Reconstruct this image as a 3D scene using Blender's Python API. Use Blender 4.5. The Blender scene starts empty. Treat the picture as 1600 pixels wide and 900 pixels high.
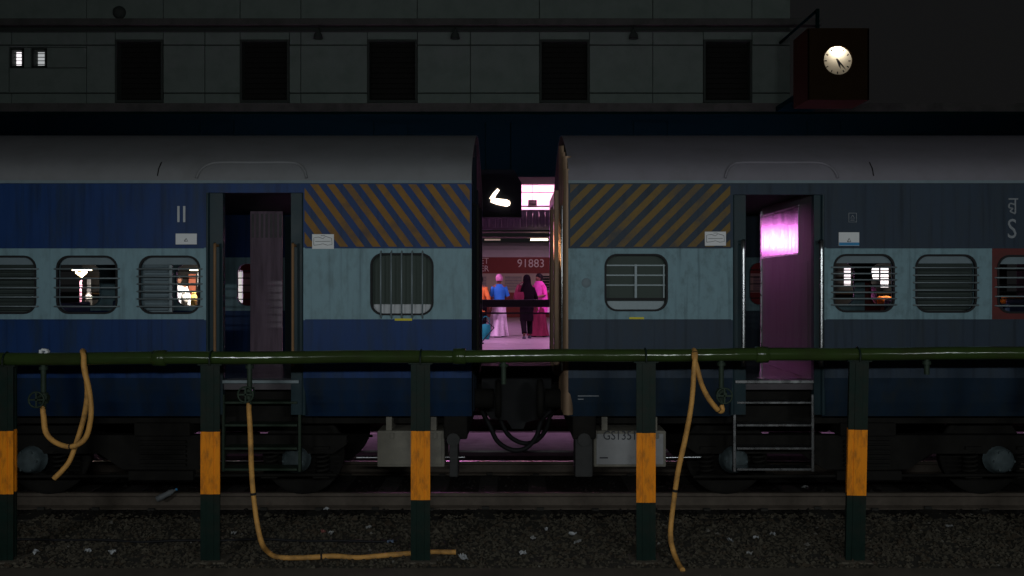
import bpy, bmesh, math, random
from mathutils import Vector, Matrix
R = math.radians
PI = math.pi
random.seed(7)
S = bpy.context.scene
COL = S.collection

# ------------------------------------------------------------------ camera
CZ = 2.25
cam = bpy.data.cameras.new('camera')
cam.sensor_width = 36
cam.lens = 36 * 1350 / 1600
cam.clip_end = 600
cam.shift_y = -5 / 1600
co = bpy.data.objects.new('camera', cam)
COL.objects.link(co)
co.location = (0, 0, CZ)
co.rotation_euler = (R(90), 0, 0)
S.camera = co

# ------------------------------------------------------------------ night sky and exposure
S.view_settings.view_transform = 'Standard'
S.view_settings.look = 'None'
S.view_settings.exposure = 0
S.view_settings.gamma = 1
w = bpy.data.worlds.new('World')
S.world = w
w.use_nodes = True
nt = w.node_tree
bg = nt.nodes['Background']
# starless city night sky, lit evenly by the town below it
sky = nt.nodes.new('ShaderNodeTexSky')
sky.sky_type = 'NISHITA'
sky.sun_disc = False
sky.sun_elevation = R(-3)
sky.sun_rotation = R(180)
mixs = nt.nodes.new('ShaderNodeMixRGB')
mixs.blend_type = 'ADD'
mixs.inputs[0].default_value = 1
mixs.inputs[2].default_value = (0.056, 0.058, 0.060, 1)
dim = nt.nodes.new('ShaderNodeMixRGB')
dim.blend_type = 'MULTIPLY'
dim.inputs[0].default_value = 1
dim.inputs[2].default_value = (0.1, 0.1, 0.1, 1)
nt.links.new(sky.outputs[0], dim.inputs[1])
nt.links.new(dim.outputs[0], mixs.inputs[1])
nt.links.new(mixs.outputs[0], bg.inputs[0])
bg.inputs[1].default_value = 0.1


def X(px, Y): return (px - 800) * Y / 1350
def Z(py, Y): return CZ - (py - 445) * Y / 1350


# ------------------------------------------------------------------ materials
_m = {}
def mat(name, col, rough=0.6, metal=0.0, var=0.25, scale=6.0, stretch=(1, 1, 1), bump=0.0, dirt=None,
        dirt_amt=0.5, spec=0.16, streak=0.0, dscale=2.3, runs=0.0):
    """painted / mineral surface: base colour varied by noise, optional dirt patches, bump"""
    if name in _m: return _m[name]
    m = bpy.data.materials.new(name)
    m.use_nodes = True
    n = m.node_tree
    b = n.nodes['Principled BSDF']
    b.inputs['Roughness'].default_value = rough
    b.inputs['Metallic'].default_value = metal
    b.inputs['Specular IOR Level'].default_value = spec
    tc = n.nodes.new('ShaderNodeTexCoord')
    mp = n.nodes.new('ShaderNodeMapping')
    mp.inputs['Scale'].default_value = stretch
    n.links.new(tc.outputs['Object'], mp.inputs[0])
    no = n.nodes.new('ShaderNodeTexNoise')
    no.inputs['Scale'].default_value = scale
    no.inputs['Detail'].default_value = 6
    no.inputs['Roughness'].default_value = 0.6
    n.links.new(mp.outputs[0], no.inputs['Vector'])
    mx = n.nodes.new('ShaderNodeMixRGB')
    mx.inputs[1].default_value = (*[c * (1 - var) for c in col], 1)
    mx.inputs[2].default_value = (*[min(1, c * (1 + var)) for c in col], 1)
    n.links.new(no.outputs['Fac'], mx.inputs[0])
    out = mx.outputs[0]
    if dirt:
        n2 = n.nodes.new('ShaderNodeTexNoise')
        n2.inputs['Scale'].default_value = dscale
        n2.inputs['Detail'].default_value = 8
        n2.inputs['Roughness'].default_value = 0.65
        mp2 = n.nodes.new('ShaderNodeMapping')
        mp2.inputs['Location'].default_value = (3.1, 1.7, 5.2)
        if streak: mp2.inputs['Scale'].default_value = (3, 3, 3 * (1 - streak))
        n.links.new(tc.outputs['Object'], mp2.inputs[0])
        n.links.new(mp2.outputs[0], n2.inputs['Vector'])
        rp = n.nodes.new('ShaderNodeValToRGB')
        rp.color_ramp.elements[0].position = 0.47
        rp.color_ramp.elements[1].position = 0.7
        rp.color_ramp.elements[1].color = (dirt_amt,) * 3 + (1,)
        n.links.new(n2.outputs['Fac'], rp.inputs[0])
        m3 = n.nodes.new('ShaderNodeMixRGB')
        m3.inputs[2].default_value = (*dirt, 1)
        n.links.new(rp.outputs[0], m3.inputs[0])
        n.links.new(out, m3.inputs[1])
        out = m3.outputs[0]
    if runs:
        n4 = n.nodes.new('ShaderNodeTexNoise')
        n4.inputs['Scale'].default_value = 1.0
        n4.inputs['Detail'].default_value = 4
        mp4 = n.nodes.new('ShaderNodeMapping')
        mp4.inputs['Scale'].default_value = (16, 16, .7)
        n.links.new(tc.outputs['Object'], mp4.inputs[0])
        n.links.new(mp4.outputs[0], n4.inputs['Vector'])
        r4 = n.nodes.new('ShaderNodeValToRGB')
        r4.color_ramp.elements[0].position = 0.52
        r4.color_ramp.elements[1].position = 0.72
        r4.color_ramp.elements[1].color = (runs,) * 3 + (1,)
        n.links.new(n4.outputs['Fac'], r4.inputs[0])
        m5 = n.nodes.new('ShaderNodeMixRGB')
        m5.inputs[2].default_value = (*[c * .45 for c in col], 1)
        n.links.new(r4.outputs[0], m5.inputs[0])
        n.links.new(out, m5.inputs[1])
        out = m5.outputs[0]
    n.links.new(out, b.inputs['Base Color'])
    rr = n.nodes.new('ShaderNodeMapRange')
    rr.inputs['To Min'].default_value = max(0.03, rough - 0.12)
    rr.inputs['To Max'].default_value = min(1, rough + 0.12)
    n.links.new(no.outputs['Fac'], rr.inputs[0])
    n.links.new(rr.outputs[0], b.inputs['Roughness'])
    if bump:
        bp = n.nodes.new('ShaderNodeBump')
        bp.inputs['Strength'].default_value = bump
        bp.inputs['Distance'].default_value = 0.02
        n.links.new(no.outputs['Fac'], bp.inputs['Height'])
        n.links.new(bp.outputs[0], b.inputs['Normal'])
    _m[name] = m
    return m


def emis(name, col, st):
    if name in _m: return _m[name]
    m = bpy.data.materials.new(name)
    m.use_nodes = True
    b = m.node_tree.nodes['Principled BSDF']
    b.inputs['Base Color'].default_value = (0.6, 0.6, 0.6, 1)
    b.inputs['Emission Color'].default_value = (*col, 1)
    b.inputs['Emission Strength'].default_value = st
    _m[name] = m
    return m


# coach paints
M = dict(
    blueL=mat('coach_blue', (0.012, 0.042, 0.15), .42, var=.25, scale=3, stretch=(2, 2, .5), dirt=(.022, .038, .05), dirt_amt=.6, streak=.8, runs=.6, bump=.04),
    blueR=mat('coach_faded_navy', (0.030, 0.046, 0.072), .5, var=.25, scale=3, stretch=(2, 2, .5), dirt=(.035, .045, .05), dirt_amt=.5, streak=.8, runs=.6, bump=.04),
    paleL=mat('coach_pale_blue', (0.21, 0.335, 0.39), .45, var=.14, scale=5, stretch=(2, 2, .6), dirt=(.11, .16, .16), dirt_amt=.45, streak=.6, dscale=3.5, runs=.6, bump=.05),
    paleR=mat('coach_pale_grey_blue', (0.19, 0.305, 0.355), .5, var=.16, scale=5, stretch=(2, 2, .7), dirt=(.07, .10, .10), dirt_amt=.42, streak=.35, dscale=4.5, runs=.7, bump=.05),
    jamb=mat('door_jamb_paint', (0.018, 0.038, 0.048), .4, var=.3, scale=4, dirt=(.04, .04, .04)),
    maroon=mat('coach_maroon', (0.12, 0.025, 0.024), .45, var=.2, scale=4, dirt=(.04, .025, .022)),
    maroonfar=mat('far_coach_maroon', (0.20, 0.045, 0.042), .6, var=.12, scale=4),
    cream=mat('far_coach_cream', (0.42, 0.36, 0.30), .5, var=.12, scale=3),
    roof=mat('roof_silver', (0.19, 0.193, 0.205), .6, metal=.0, var=.10, scale=4, stretch=(1, 1, 1), dirt=(.13, .125, .125), dirt_amt=.35, bump=.06),
    roofR=mat('roof_silver_dull', (0.19, 0.18, 0.21), .6, metal=.0, var=.10, scale=4, dirt=(.13, .125, .125), dirt_amt=.35, bump=.06),
    stripe=mat('stripe_ochre', (0.24, 0.12, 0.022), .5, var=.35, scale=8, dirt=(.025, .04, .07), dirt_amt=.75),
    stripeR=mat('stripe_ochre_dull', (0.18, 0.11, 0.028), .5, var=.35, scale=8, dirt=(.035, .05, .07), dirt_amt=.8),
    white=mat('plate_white', (0.75, 0.76, 0.78), .5, var=.08, scale=10),
    lettering=mat('pale_lettering', (0.5, 0.52, 0.55), .5, var=.2, scale=14),
    dimletter=mat('dim_lettering', (0.26, 0.28, 0.31), .5, var=.2, scale=14),
    blueprint=mat('plate_blue', (0.05, 0.25, 0.5), .5),
    black=mat('rubber_black', (0.018, 0.018, 0.02), .6, var=.3),
    ink=mat('ink', (0.05, 0.05, 0.06), .6),
    dull=mat('partition_dull', (0.13, 0.125, 0.135), .42, metal=.2, spec=.3, var=.3, scale=3, stretch=(5, 5, .5), dirt=(.10, .07, .10), dirt_amt=.7, streak=.8),
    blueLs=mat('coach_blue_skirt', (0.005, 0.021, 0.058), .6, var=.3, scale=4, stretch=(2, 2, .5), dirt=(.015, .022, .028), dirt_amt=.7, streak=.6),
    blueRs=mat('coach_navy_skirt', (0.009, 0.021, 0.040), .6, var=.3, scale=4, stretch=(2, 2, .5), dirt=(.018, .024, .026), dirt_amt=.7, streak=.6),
    mauve2=mat('partition_flute', (0.26, 0.24, 0.26), .4, var=.3, scale=9),
    glossfloor=mat('floor_wet', (0.10, 0.09, 0.10), .18, spec=.5, var=.25, scale=4),
    steel=mat('steel', (0.45, 0.46, 0.48), .28, metal=1, var=.15, scale=12),
    bar=mat('window_bar_grey', (0.20, 0.24, 0.26), .45, metal=.3, var=.3, scale=20),
    shutter=mat('shutter_grey', (0.17, 0.22, 0.25), .5, var=.2, scale=8),
    frost=mat('frosted_pane', (0.05, 0.068, 0.06), .55, var=.25, scale=3, stretch=(1, 1, .4)),
    interior=mat('coach_interior', (0.05, 0.065, 0.062), .6, var=.25, scale=4),
    seat=mat('seat_rexine', (0.04, 0.06, 0.12), .45, var=.2),
    under=mat('underframe_grime', (0.015, 0.014, 0.013), .85, spec=.06, var=.4, scale=9, bump=.2),
    axle=mat('axle_cover_grey', (0.07, 0.092, 0.10), .6, var=.7, scale=14, bump=.2),
    box=mat('box_grey', (0.20, 0.185, 0.155), .6, var=.3, scale=6, dirt=(.08, .075, .07), dirt_amt=.8, bump=.1),
    rail=mat('rail_rust', (0.105, 0.085, 0.07), .55, metal=.2, var=.4, scale=12, bump=.15),
    railhead=mat('rail_head', (0.5, 0.48, 0.46), .3, metal=1, var=.2, scale=14),
    sleeper=mat('sleeper_concrete', (0.035, 0.033, 0.03), .85, var=.35, scale=9, bump=.3),
    ground=mat('ground_dirt', (0.06, 0.055, 0.046), .95, var=.5, scale=5, bump=.6, dirt=(.035, .035, .032), dirt_amt=.7),
    concrete=mat('edge_concrete', (0.11, 0.095, 0.075), .85, var=.35, scale=5, bump=.3, dirt=(.06, .05, .04), dirt_amt=.7),
    platform=mat('platform_paving', (0.20, 0.17, 0.185), .38, spec=.5, var=.25, scale=2.5, bump=.05, dirt=(.16, .14, .14), dirt_amt=.7),
    greenpipe=mat('pipe_green', (0.032, 0.056, 0.014), .13, spec=.5, var=.3, scale=7, stretch=(.4, 3, 3), dirt=(.03, .03, .014), dirt_amt=.6, bump=.12),
    darkgreen=mat('post_dark_green', (0.006, 0.018, 0.014), .5, var=.4, scale=12, dirt=(.03, .02, .015), dirt_amt=.6, bump=.1),
    yellow=mat('post_yellow', (0.95, 0.285, 0.012), .5, var=.13, scale=7, stretch=(6, 6, 1), dirt=(.25, .09, .02), dirt_amt=.75, streak=.7, dscale=6, bump=.08),
    hose=mat('hose_tan', (0.64, 0.33, 0.09), .5, var=.25, scale=14, dirt=(.20, .11, .045), dirt_amt=.85, dscale=7, bump=.1),
    valve=mat('valve_iron', (0.03, 0.045, 0.032), .5, metal=.2, var=.4, scale=20),
    wall=mat('facade_panel', (0.22, 0.265, 0.245), .8, var=.16, scale=2.2, dirt=(.16, .205, .185), dirt_amt=.6, bump=.05),
    wall2=mat('facade_joint', (0.06, 0.07, 0.065), .9, var=.2),
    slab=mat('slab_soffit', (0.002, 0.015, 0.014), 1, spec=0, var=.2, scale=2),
    ledge=mat('ledge_concrete', (0.11, 0.11, 0.105), .8, var=.2, scale=3, dirt=(.05, .055, .05), dirt_amt=.7),
    opening=mat('shutter_dark', (0.022, 0.021, 0.020), .6, var=.2, scale=3),
    brown=mat('clock_brown', (0.030, 0.017, 0.008), .8, spec=.03, var=.25, scale=6),
    endbrown=mat('coach_end_brown', (0.26, 0.17, 0.11), .38, metal=.25, var=.35, scale=3, stretch=(4, 4, .3), dirt=(.06, .05, .04), dirt_amt=.7, streak=.9),
    endupper=mat('coach_end_upper', (0.035, 0.032, 0.022), .8, spec=.05, var=.3, scale=3, stretch=(4, 4, .3)),
    bed=mat('oily_track_bed', (0.018, 0.016, 0.015), .95, spec=.05, var=.5, scale=6, bump=.5),
    endnavy=mat('coach_end_dark', (0.007, 0.011, 0.018), .8, var=.3, scale=3),
    doorsteel=mat('door_leaf_steel', (0.66, 0.58, 0.68), .15, metal=.95, var=.25, scale=3, stretch=(5, 5, .4), dirt=(.32, .28, .32), dirt_amt=.6, streak=.9, bump=.04),
    mauve=mat('partition_mauve', (0.42, 0.30, 0.40), .35, spec=.5, var=.4, scale=3, stretch=(6, 6, .3), dirt=(.07, .05, .06), dirt_amt=.6, streak=.9),
    fascia=mat('canopy_fascia', (0.28, 0.24, 0.22), .7, var=.2, scale=3),
    corr=mat('valance_sheet', (0.16, 0.14, 0.18), .6, var=.2, scale=4),
    litwall=mat('gallery_wall_white', (0.72, 0.66, 0.68), .7, var=.06, scale=3),
    ochrehand=mat('handrail_ochre', (0.24, 0.135, 0.065), .45, var=.3, scale=8),
    yellowmark=mat('yellow_mark', (0.7, 0.6, 0.05), .5),
    housing=mat('lamp_housing', (0.35, 0.35, 0.36), .5),
    tube_pink=emis('tube_pink', (1, .45, .75), 5),
    
    tube_warm=emis('tube_warm', (1, .86, .55), 7),
    tube_white=emis('tube_white', (1, .93, .85), 5),
    led=emis('led_cream', (1, .80, .62), 2.6),
)


def litter(col, name): return mat(name, col, .6, var=.1)


# ------------------------------------------------------------------ mesh builder
class MB:
    def __init__(s):
        s.v = []; s.f = []; s.mi = []; s.sm = []
        s.cur = 0; s.smooth = False

    def add(s, vs, fs):
        o = len(s.v)
        s.v += [tuple(p) for p in vs]
        for f in fs:
            s.f.append(tuple(i + o for i in f)); s.mi.append(s.cur); s.sm.append(s.smooth)
        return s

    def box(s, x0, x1, y0, y1, z0, z1, bev=0.0):
        if x0 > x1: x0, x1 = x1, x0
        if y0 > y1: y0, y1 = y1, y0
        if z0 > z1: z0, z1 = z1, z0
        if bev <= 0:
            v = [(x, y, z) for z in (z0, z1) for y in (y0, y1) for x in (x0, x1)]
            return s.add(v, [(0, 2, 3, 1), (4, 5, 7, 6), (0, 1, 5, 4), (2, 6, 7, 3), (0, 4, 6, 2), (1, 3, 7, 5)])
        bm = bmesh.new()
        bmesh.ops.create_cube(bm, size=1)
        for q in bm.verts:
            q.co = Vector(((x0 + x1) / 2 + q.co.x * (x1 - x0), (y0 + y1) / 2 + q.co.y * (y1 - y0), (z0 + z1) / 2 + q.co.z * (z1 - z0)))
        bmesh.ops.bevel(bm, geom=bm.edges[:], offset=bev, segments=2, affect='EDGES', profile=.5)
        bm.verts.index_update()
        s.add([q.co[:] for q in bm.verts], [[q.index for q in f.verts] for f in bm.faces])
        bm.free()
        return s

    def prism(s, pts, a, b, axis='y'):
        """polygon pts (2D) extruded from a to b along axis. pts are (x,z) for y, (y,z) for x, (x,y) for z"""
        n = len(pts)
        def p(q, t):
            if axis == 'y': return (q[0], t, q[1])
            if axis == 'x': return (t, q[0], q[1])
            return (q[0], q[1], t)
        v = [p(q, a) for q in pts] + [p(q, b) for q in pts]
        f = [tuple(range(n)), tuple(range(2 * n - 1, n - 1, -1))]
        f += [(i, i + n, (i + 1) % n + n, (i + 1) % n) for i in range(n)]
        return s.add(v, f)

    def tube(s, path, r, n=10, caps=True, smooth=True):
        path = [Vector(p) for p in path]
        rs = r if isinstance(r, (list, tuple)) else [r] * len(path)
        vs = []; fs = []
        up = Vector((0, 0, 1))
        prev = None
        for i, p in enumerate(path):
            if i == 0: t = path[1] - p
            elif i == len(path) - 1: t = p - path[i - 1]
            else: t = path[i + 1] - path[i - 1]
            t.normalize()
            if prev is None:
                a = up if abs(t.z) < .9 else Vector((1, 0, 0))
                u = t.cross(a).normalized()
            else:
                u = (prev - t * prev.dot(t)).normalized()
            prev = u
            q = t.cross(u)
            for k in range(n):
                an = 2 * PI * k / n
                vs.append(p + (u * math.cos(an) + q * math.sin(an)) * rs[i])
        for i in range(len(path) - 1):
            for k in range(n):
                fs.append((i * n + k, i * n + (k + 1) % n, (i + 1) * n + (k + 1) % n, (i + 1) * n + k))
        o = s.smooth; s.smooth = smooth
        s.add(vs, fs)
        s.smooth = False
        if caps:
            b = (len(path) - 1) * n
            s.add(vs[:n], [tuple(range(n - 1, -1, -1))])
            s.add(vs[b:], [tuple(range(n))])
        s.smooth = o
        return s

    def cyl(s, a, b, r, n=20): return s.tube([a, b], r, n)

    def lathe(s, c, prof, axis='z', n=24, smooth=True):
        """prof: list (radius, height along axis)"""
        vs = []; fs = []
        for r, h in prof:
            for k in range(n):
                an = 2 * PI * k / n
                a, b = r * math.cos(an), r * math.sin(an)
                if axis == 'z': vs.append((c[0] + a, c[1] + b, c[2] + h))
                elif axis == 'y': vs.append((c[0] + a, c[1] + h, c[2] + b))
                else: vs.append((c[0] + h, c[1] + a, c[2] + b))
        m = len(prof)
        for i in range(m - 1):
            for k in range(n):
                fs.append((i * n + k, i * n + (k + 1) % n, (i + 1) * n + (k + 1) % n, (i + 1) * n + k))
        o = s.smooth; s.smooth = smooth
        s.add(vs, fs); s.smooth = o
        return s

    def loft(s, rings, n=24, caps=True, smooth=True):
        """rings: (cx,cy,cz,rx,ry,fold_amp,fold_count)"""
        vs = []; fs = []
        for (cx, cy, cz, rx, ry, fa, fc) in rings:
            for k in range(n):
                an = 2 * PI * k / n
                q = 1 + fa * math.sin(fc * an + cz * 3)
                vs.append((cx + rx * q * math.cos(an), cy + ry * q * math.sin(an), cz))
        for i in range(len(rings) - 1):
            for k in range(n):
                fs.append((i * n + k, i * n + (k + 1) % n, (i + 1) * n + (k + 1) % n, (i + 1) * n + k))
        o = s.smooth; s.smooth = smooth
        s.add(vs, fs)
        if caps:
            b = (len(rings) - 1) * n
            s.add(vs[:n], [tuple(range(n - 1, -1, -1))]); s.add(vs[b:], [tuple(range(n))])
        s.smooth = o
        return s

    def build(s, name, mats, parent=None, org=(0, 0, 0), loc=None, xf=None):
        me = bpy.data.meshes.new(name)
        ox, oy, oz = org
        vs = [(a - ox, b - oy, c - oz) for a, b, c in s.v]
        if xf: vs = [tuple(xf @ Vector(q)) for q in vs]
        me.from_pydata(vs, [], s.f)
        if not isinstance(mats, (list, tuple)): mats = [mats]
        for m in mats: me.materials.append(m)
        me.polygons.foreach_set('material_index', s.mi)
        me.polygons.foreach_set('use_smooth', s.sm)
        me.update()
        o = bpy.data.objects.new(name, me)
        COL.objects.link(o)
        if parent: o.parent = parent
        if loc: o.location = loc
        return o


def tag(o, label=None, cat=None, group=None, kind=None):
    if label: o['label'] = label
    if cat: o['category'] = cat
    if group: o['group'] = group
    if kind: o['kind'] = kind
    return o

def thing(name, label, cat, loc, rz=0, group=None):
    o = bpy.data.objects.new(name, None)
    o.empty_display_size = .2
    COL.objects.link(o)
    o.location = loc; o.rotation_euler = (0, 0, rz)
    return tag(o, label, cat, group)

def again(src, loc, parent=None):
    c = src.copy(); COL.objects.link(c)
    c.location = loc
    if parent is not None: c.parent = parent
    return c

def copy_tree(o, parent=None):
    c = o.copy(); COL.objects.link(c)
    if parent: c.parent = parent
    for ch in [q for q in bpy.data.objects if q.parent == o]: copy_tree(ch, c)
    return c

def smooth_path(pts, sub=8):
    """Catmull-Rom through the points"""
    P = [Vector(p) for p in pts]
    P = [P[0] * 2 - P[1]] + P + [P[-1] * 2 - P[-2]]
    out = []
    for i in range(1, len(P) - 2):
        for k in range(sub):
            t = k / sub
            a, b, c, d = P[i - 1], P[i], P[i + 1], P[i + 2]
            out.append(0.5 * ((2 * b) + (c - a) * t + (2 * a - 5 * b + 4 * c - d) * t * t + (3 * b - a - 3 * c + d) * t ** 3))
    out.append(P[-2])
    return out

def text_mesh(name, body, size, m, parent, loc, align='CENTER', rot=(R(90), 0, 0), width=1.0):
    cu = bpy.data.curves.new(name, 'FONT')
    cu.body = body; cu.size = size; cu.align_x = align; cu.align_y = 'CENTER'
    cu.extrude = 0.0015; cu.resolution_u = 3
    t = bpy.data.objects.new(name + '_tmp', cu)
    COL.objects.link(t)
    bpy.context.view_layer.update()
    me = bpy.data.meshes.new_from_object(t.evaluated_get(bpy.context.evaluated_depsgraph_get()))
    bpy.data.objects.remove(t); bpy.data.curves.remove(cu)
    me.name = name
    me.materials.clear(); me.materials.append(m)
    o = bpy.data.objects.new(name, me)
    COL.objects.link(o)
    o.parent = parent
    o.location = loc; o.rotation_euler = rot; o.scale = (width, 1, 1)
    return o

def area(name, loc, rot, sx, sy, power, col, parent=None):
    l = bpy.data.lights.new(name, 'AREA')
    l.shape = 'RECTANGLE'; l.size = sx; l.size_y = sy; l.energy = power; l.color = col
    o = bpy.data.objects.new(name, l)
    COL.objects.link(o)
    if parent: o.parent = parent
    o.location = loc; o.rotation_euler = rot
    return o


# ------------------------------------------------------------------ ground, platforms, slab
GZ = -0.28      # ballast level
RZ = -0.10      # rail head
PZ = 0.87       # far platform surface
mb = MB(); mb.box(-220, 220, -80, 300, GZ - .5, GZ)
tag(mb.build('ground', M['ground']), kind='structure')
# concrete edging in front of the posts
mb = MB()
mb.box(-16, 16, 5.2, 7.62, GZ - .1, GZ + .03)
tag(mb.build('path', M['concrete']), kind='structure')
mb = MB(); mb.box(-30, 30, -9, 1.7, GZ - .1, .78)
tag(mb.build('near_platform', M['concrete']), kind='structure')
far_platform = MB().box(-34, 34, 17.75, 36.75, GZ - .1, PZ - .09).build('far_platform', M['concrete'])
tag(far_platform, kind='structure')
mb = MB().box(-34, 34, 17.60, 36.75, PZ - .088, PZ, .012)
mb.build('paving', M['platform'], far_platform)

tag(MB().box(-30, 30, 9.32, 12.75, GZ - .05, GZ + .004).build('track_bed', M['bed']), kind='structure')
tag(MB().box(-30, 30, 13.05, 14.62, GZ - .05, GZ + .03, .01).build('apron', mat('apron_pale', (.42, .38, .40), .8, var=.3, scale=4, dirt=(.2, .18, .18), dirt_amt=.6)), kind='structure')
# gravel as one mass of real stones
def gravel():
    mb = MB()
    rnd = random.Random(3)
    base = [(1, 0, 0), (-1, 0, 0), (0, 1, 0), (0, -1, 0), (0, 0, 1), (0, 0, -1)]
    F = [(0, 2, 4), (2, 1, 4), (1, 3, 4), (3, 0, 4), (2, 0, 5), (1, 2, 5), (3, 1, 5), (0, 3, 5)]
    N = 26000
    for i in range(N):
        y = rnd.uniform(7.64, 9.7) if i < 21000 else rnd.uniform(9.7, 12.7)
        x = rnd.uniform(-6.6, 6.6) * (y / 9 if y > 8 else 1)
        r = rnd.choice((.010, .013, .016, .020, .026)) * rnd.uniform(.7, 1.3)
        if rnd.random() < .02: r *= 1.7
        a = rnd.uniform(0, PI); ca, sa = math.cos(a), math.sin(a)
        vs = []
        for b in base:
            q = [b[0] * r * rnd.uniform(.6, 1.3), b[1] * r * rnd.uniform(.6, 1.3), b[2] * r * rnd.uniform(.45, .9)]
            q[0] += rnd.uniform(-.3, .3) * r; q[1] += rnd.uniform(-.3, .3) * r
            vs.append((x + q[0] * ca - q[1] * sa, y + q[0] * sa + q[1] * ca, GZ + r * .25 + q[2]))
        mb.cur = (rnd.choice((0, 0, 0, 1, 1, 2)) if rnd.random() > .006 else 3) if y < 9.5 else 4
        mb.add(vs, F)
    o = mb.build('gravel', [mat('stone_a', (.066, .057, .043), .9, var=.3, scale=30), mat('stone_b', (.080, .070, .053), .9, var=.3, scale=30),
                            mat('stone_c', (.058, .045, .032), .9, var=.3, scale=30), mat('stone_pale', (.15, .14, .125), .8, var=.2, scale=30), M['bed']])
    tag(o, kind='stuff')
gravel()

# railway tracks
def rail_profile():
    return [(-.075, 0), (.075, 0), (.075, .012), (.012, .035), (.010, .125), (.036, .14), (.036, .172), (-.036, .172), (-.036, .14),
            (-.010, .125), (-.012, .035), (-.075, .012)]
def track(name, yc, x0, x1, first):
    root = bpy.data.objects.new(name, None)
    COL.objects.link(root); root.location = (0, yc, GZ)
    tag(root, kind='structure')
    for s_ in (-.87, .87):
        mb = MB()
        mb.prism([(s_ + a, b + .012) for a, b in rail_profile()], x0, x1, 'x')
        mb.cur = 0 if (s_ < 0 and yc < 12) else 1
        mb.box(x0, x1, s_ - .030, s_ + .030, .1845, .1865)
        r_ = mb.build('rail', [M['rail'], M['railhead']], root)
    sl = None
    x = x0 + .2
    while x < x1:
        if sl is None:
            mb = MB()
            mb.box(-.12, .12, -1.37, 1.37, -.12, .012, .018)
            for s_ in (-.87, .87):
                for q in (-.10, .10): mb.box(-.04, .04, s_ + q - .018, s_ + q + .018, .012, .045, .006)
            sl = mb.build('sleeper', M['sleeper'], root); sl.location = (x, 0, 0)
        else:
            again(sl, (x + random.uniform(-.012, .012), random.uniform(-.03, .03), random.uniform(-.012, .006)), root)
        x += .62
    return root
track('near_track', 10.62, -16, 16, True)
track('middle_track', 16.0, -14, 14, False)

# ------------------------------------------------------------------ station building slab, facade, ledge
SLY = 20.0
slz = Z(178, SLY)       # slab underside front
top = Z(165, SLY)
building = thing('station_building', 'long grey panelled upper storey with dark square openings above the trains', 'building', (0, SLY, PZ))
org = (0, SLY, PZ)
mb = MB().box(-24, 24, SLY - .28, 31, slz, top, 0)
mb.build('ledge', [M['ledge']], building, org)
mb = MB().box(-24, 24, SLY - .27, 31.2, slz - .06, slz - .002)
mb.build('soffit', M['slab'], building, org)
# columns carrying the slab (stand behind the coaches)
cl = None
for cx in (-17, -11, -5.2, 5.6, 11.5, 17):
    mb = MB().box(cx - .25, cx + .25, SLY + 8.2, SLY + 8.7, PZ, slz - .06, .03)
    mb.build('column', M['ledge'], building, org)
xr = X(1235, SLY)
ops = [(180, 255), (375, 452), (574, 652), (843, 921), (1099, 1175)]
zo0, zo1 = Z(160, SLY), Z(62, SLY)
zb = Z(38, SLY)
# backing wall pieces around the openings
mb = MB()
xs = [-24] + [X(p, SLY) for o in ops for p in o] + [xr]
# small lit windows
sw = [(16, 35), (50, 71)]
zs0, zs1 = Z(104, SLY), Z(76, SLY)
wl = [X(p, SLY) for o in sw for p in o]
mb.box(-24, xr, SLY + .06, SLY + .3, top - .01, zo0)
mb.box(-24, xr, SLY + .06, SLY + .3, zo1, 11)
cols = [(xs[i], xs[i + 1]) for i in range(0, len(xs), 2)]
for i, (a, b) in enumerate(cols):
    if i == 0:
        mb.box(a, wl[0], SLY + .06, SLY + .3, zo0, zo1)
        mb.box(wl[1], wl[2], SLY + .06, SLY + .3, zo0, zo1)
        mb.box(wl[3], b, SLY + .06, SLY + .3, zo0, zo1)
        for q in (0, 2):
            mb.box(wl[q], wl[q + 1], SLY + .06, SLY + .3, zo0, zs0)
            mb.box(wl[q], wl[q + 1], SLY + .06, SLY + .3, zs1, zo1)
    else:
        mb.box(a, b, SLY + .06, SLY + .3, zo0, zo1)
mb.box(xr - .3, xr - .001, SLY + .3, 31, top - .01, 11)
mb.box(-24, xr, 30.7, 31, top - .01, 11)
mb.build('wall', M['wall2'], building, org)
# facade panels, one by one
rows = [(top + .012, Z(146, SLY)), (Z(145, SLY), Z(71, SLY)), (Z(70, SLY), Z(46, SLY))]
breaks = [-60, 18, 135, 180, 255, 320, 375, 452, 470, 574, 652, 735, 843, 921, 1020, 1099, 1175, 1235]
rp = random.Random(5)
def panel(x0, x1, z0, z1):
    g = .008
    mb = MB().box(x0 + g, x1 - g, SLY + rp.uniform(-.006, .006), SLY + .06, z0 + g, z1 - g, .006)
    return mb.build('panel', M['wall'], building, org)
def inside(a, b):
    for o in ops:
        if a >= o[0] and b <= o[1]: return True
    return False
for r_, (z0, z1) in enumerate(rows):
    for i in range(len(breaks) - 1):
        a, b = breaks[i], breaks[i + 1]
        xa, xb = X(a, SLY), X(b, SLY)
        if a == -60: xa = X(-60, SLY)
        if inside(a, b):
            if r_ == 0: panel(xa, xb, z0, zo0)
            elif r_ == 2: panel(xa, xb, zo1, z1)
        elif r_ == 1 and a < 135:
            # around lit windows
            if a == -60:
                panel(xa, wl[0] - .03, z0, z1)
            else:
                panel(wl[0] - .03, xb, zs1 + .03, z1)
                panel(wl[0] - .03, xb, z0, zs0 - .03)
                panel(wl[1] + .03, wl[2] - .03, zs0 - .03, zs1 + .03)
                panel(wl[3] + .03, xb, zs0 - .03, zs1 + .03)
        else:
            panel(xa, xb, z0, z1)
for i in range(len(breaks) - 1):      # upper storey row over the conduit band
    if i % 2 == 0 and i < len(breaks) - 2: panel(X(breaks[i], SLY), X(breaks[i + 2], SLY), Z(30, SLY), Z(-40, SLY))
panel(X(1099 if False else breaks[-2], SLY), X(1235, SLY), Z(30, SLY), Z(-40, SLY))
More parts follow.
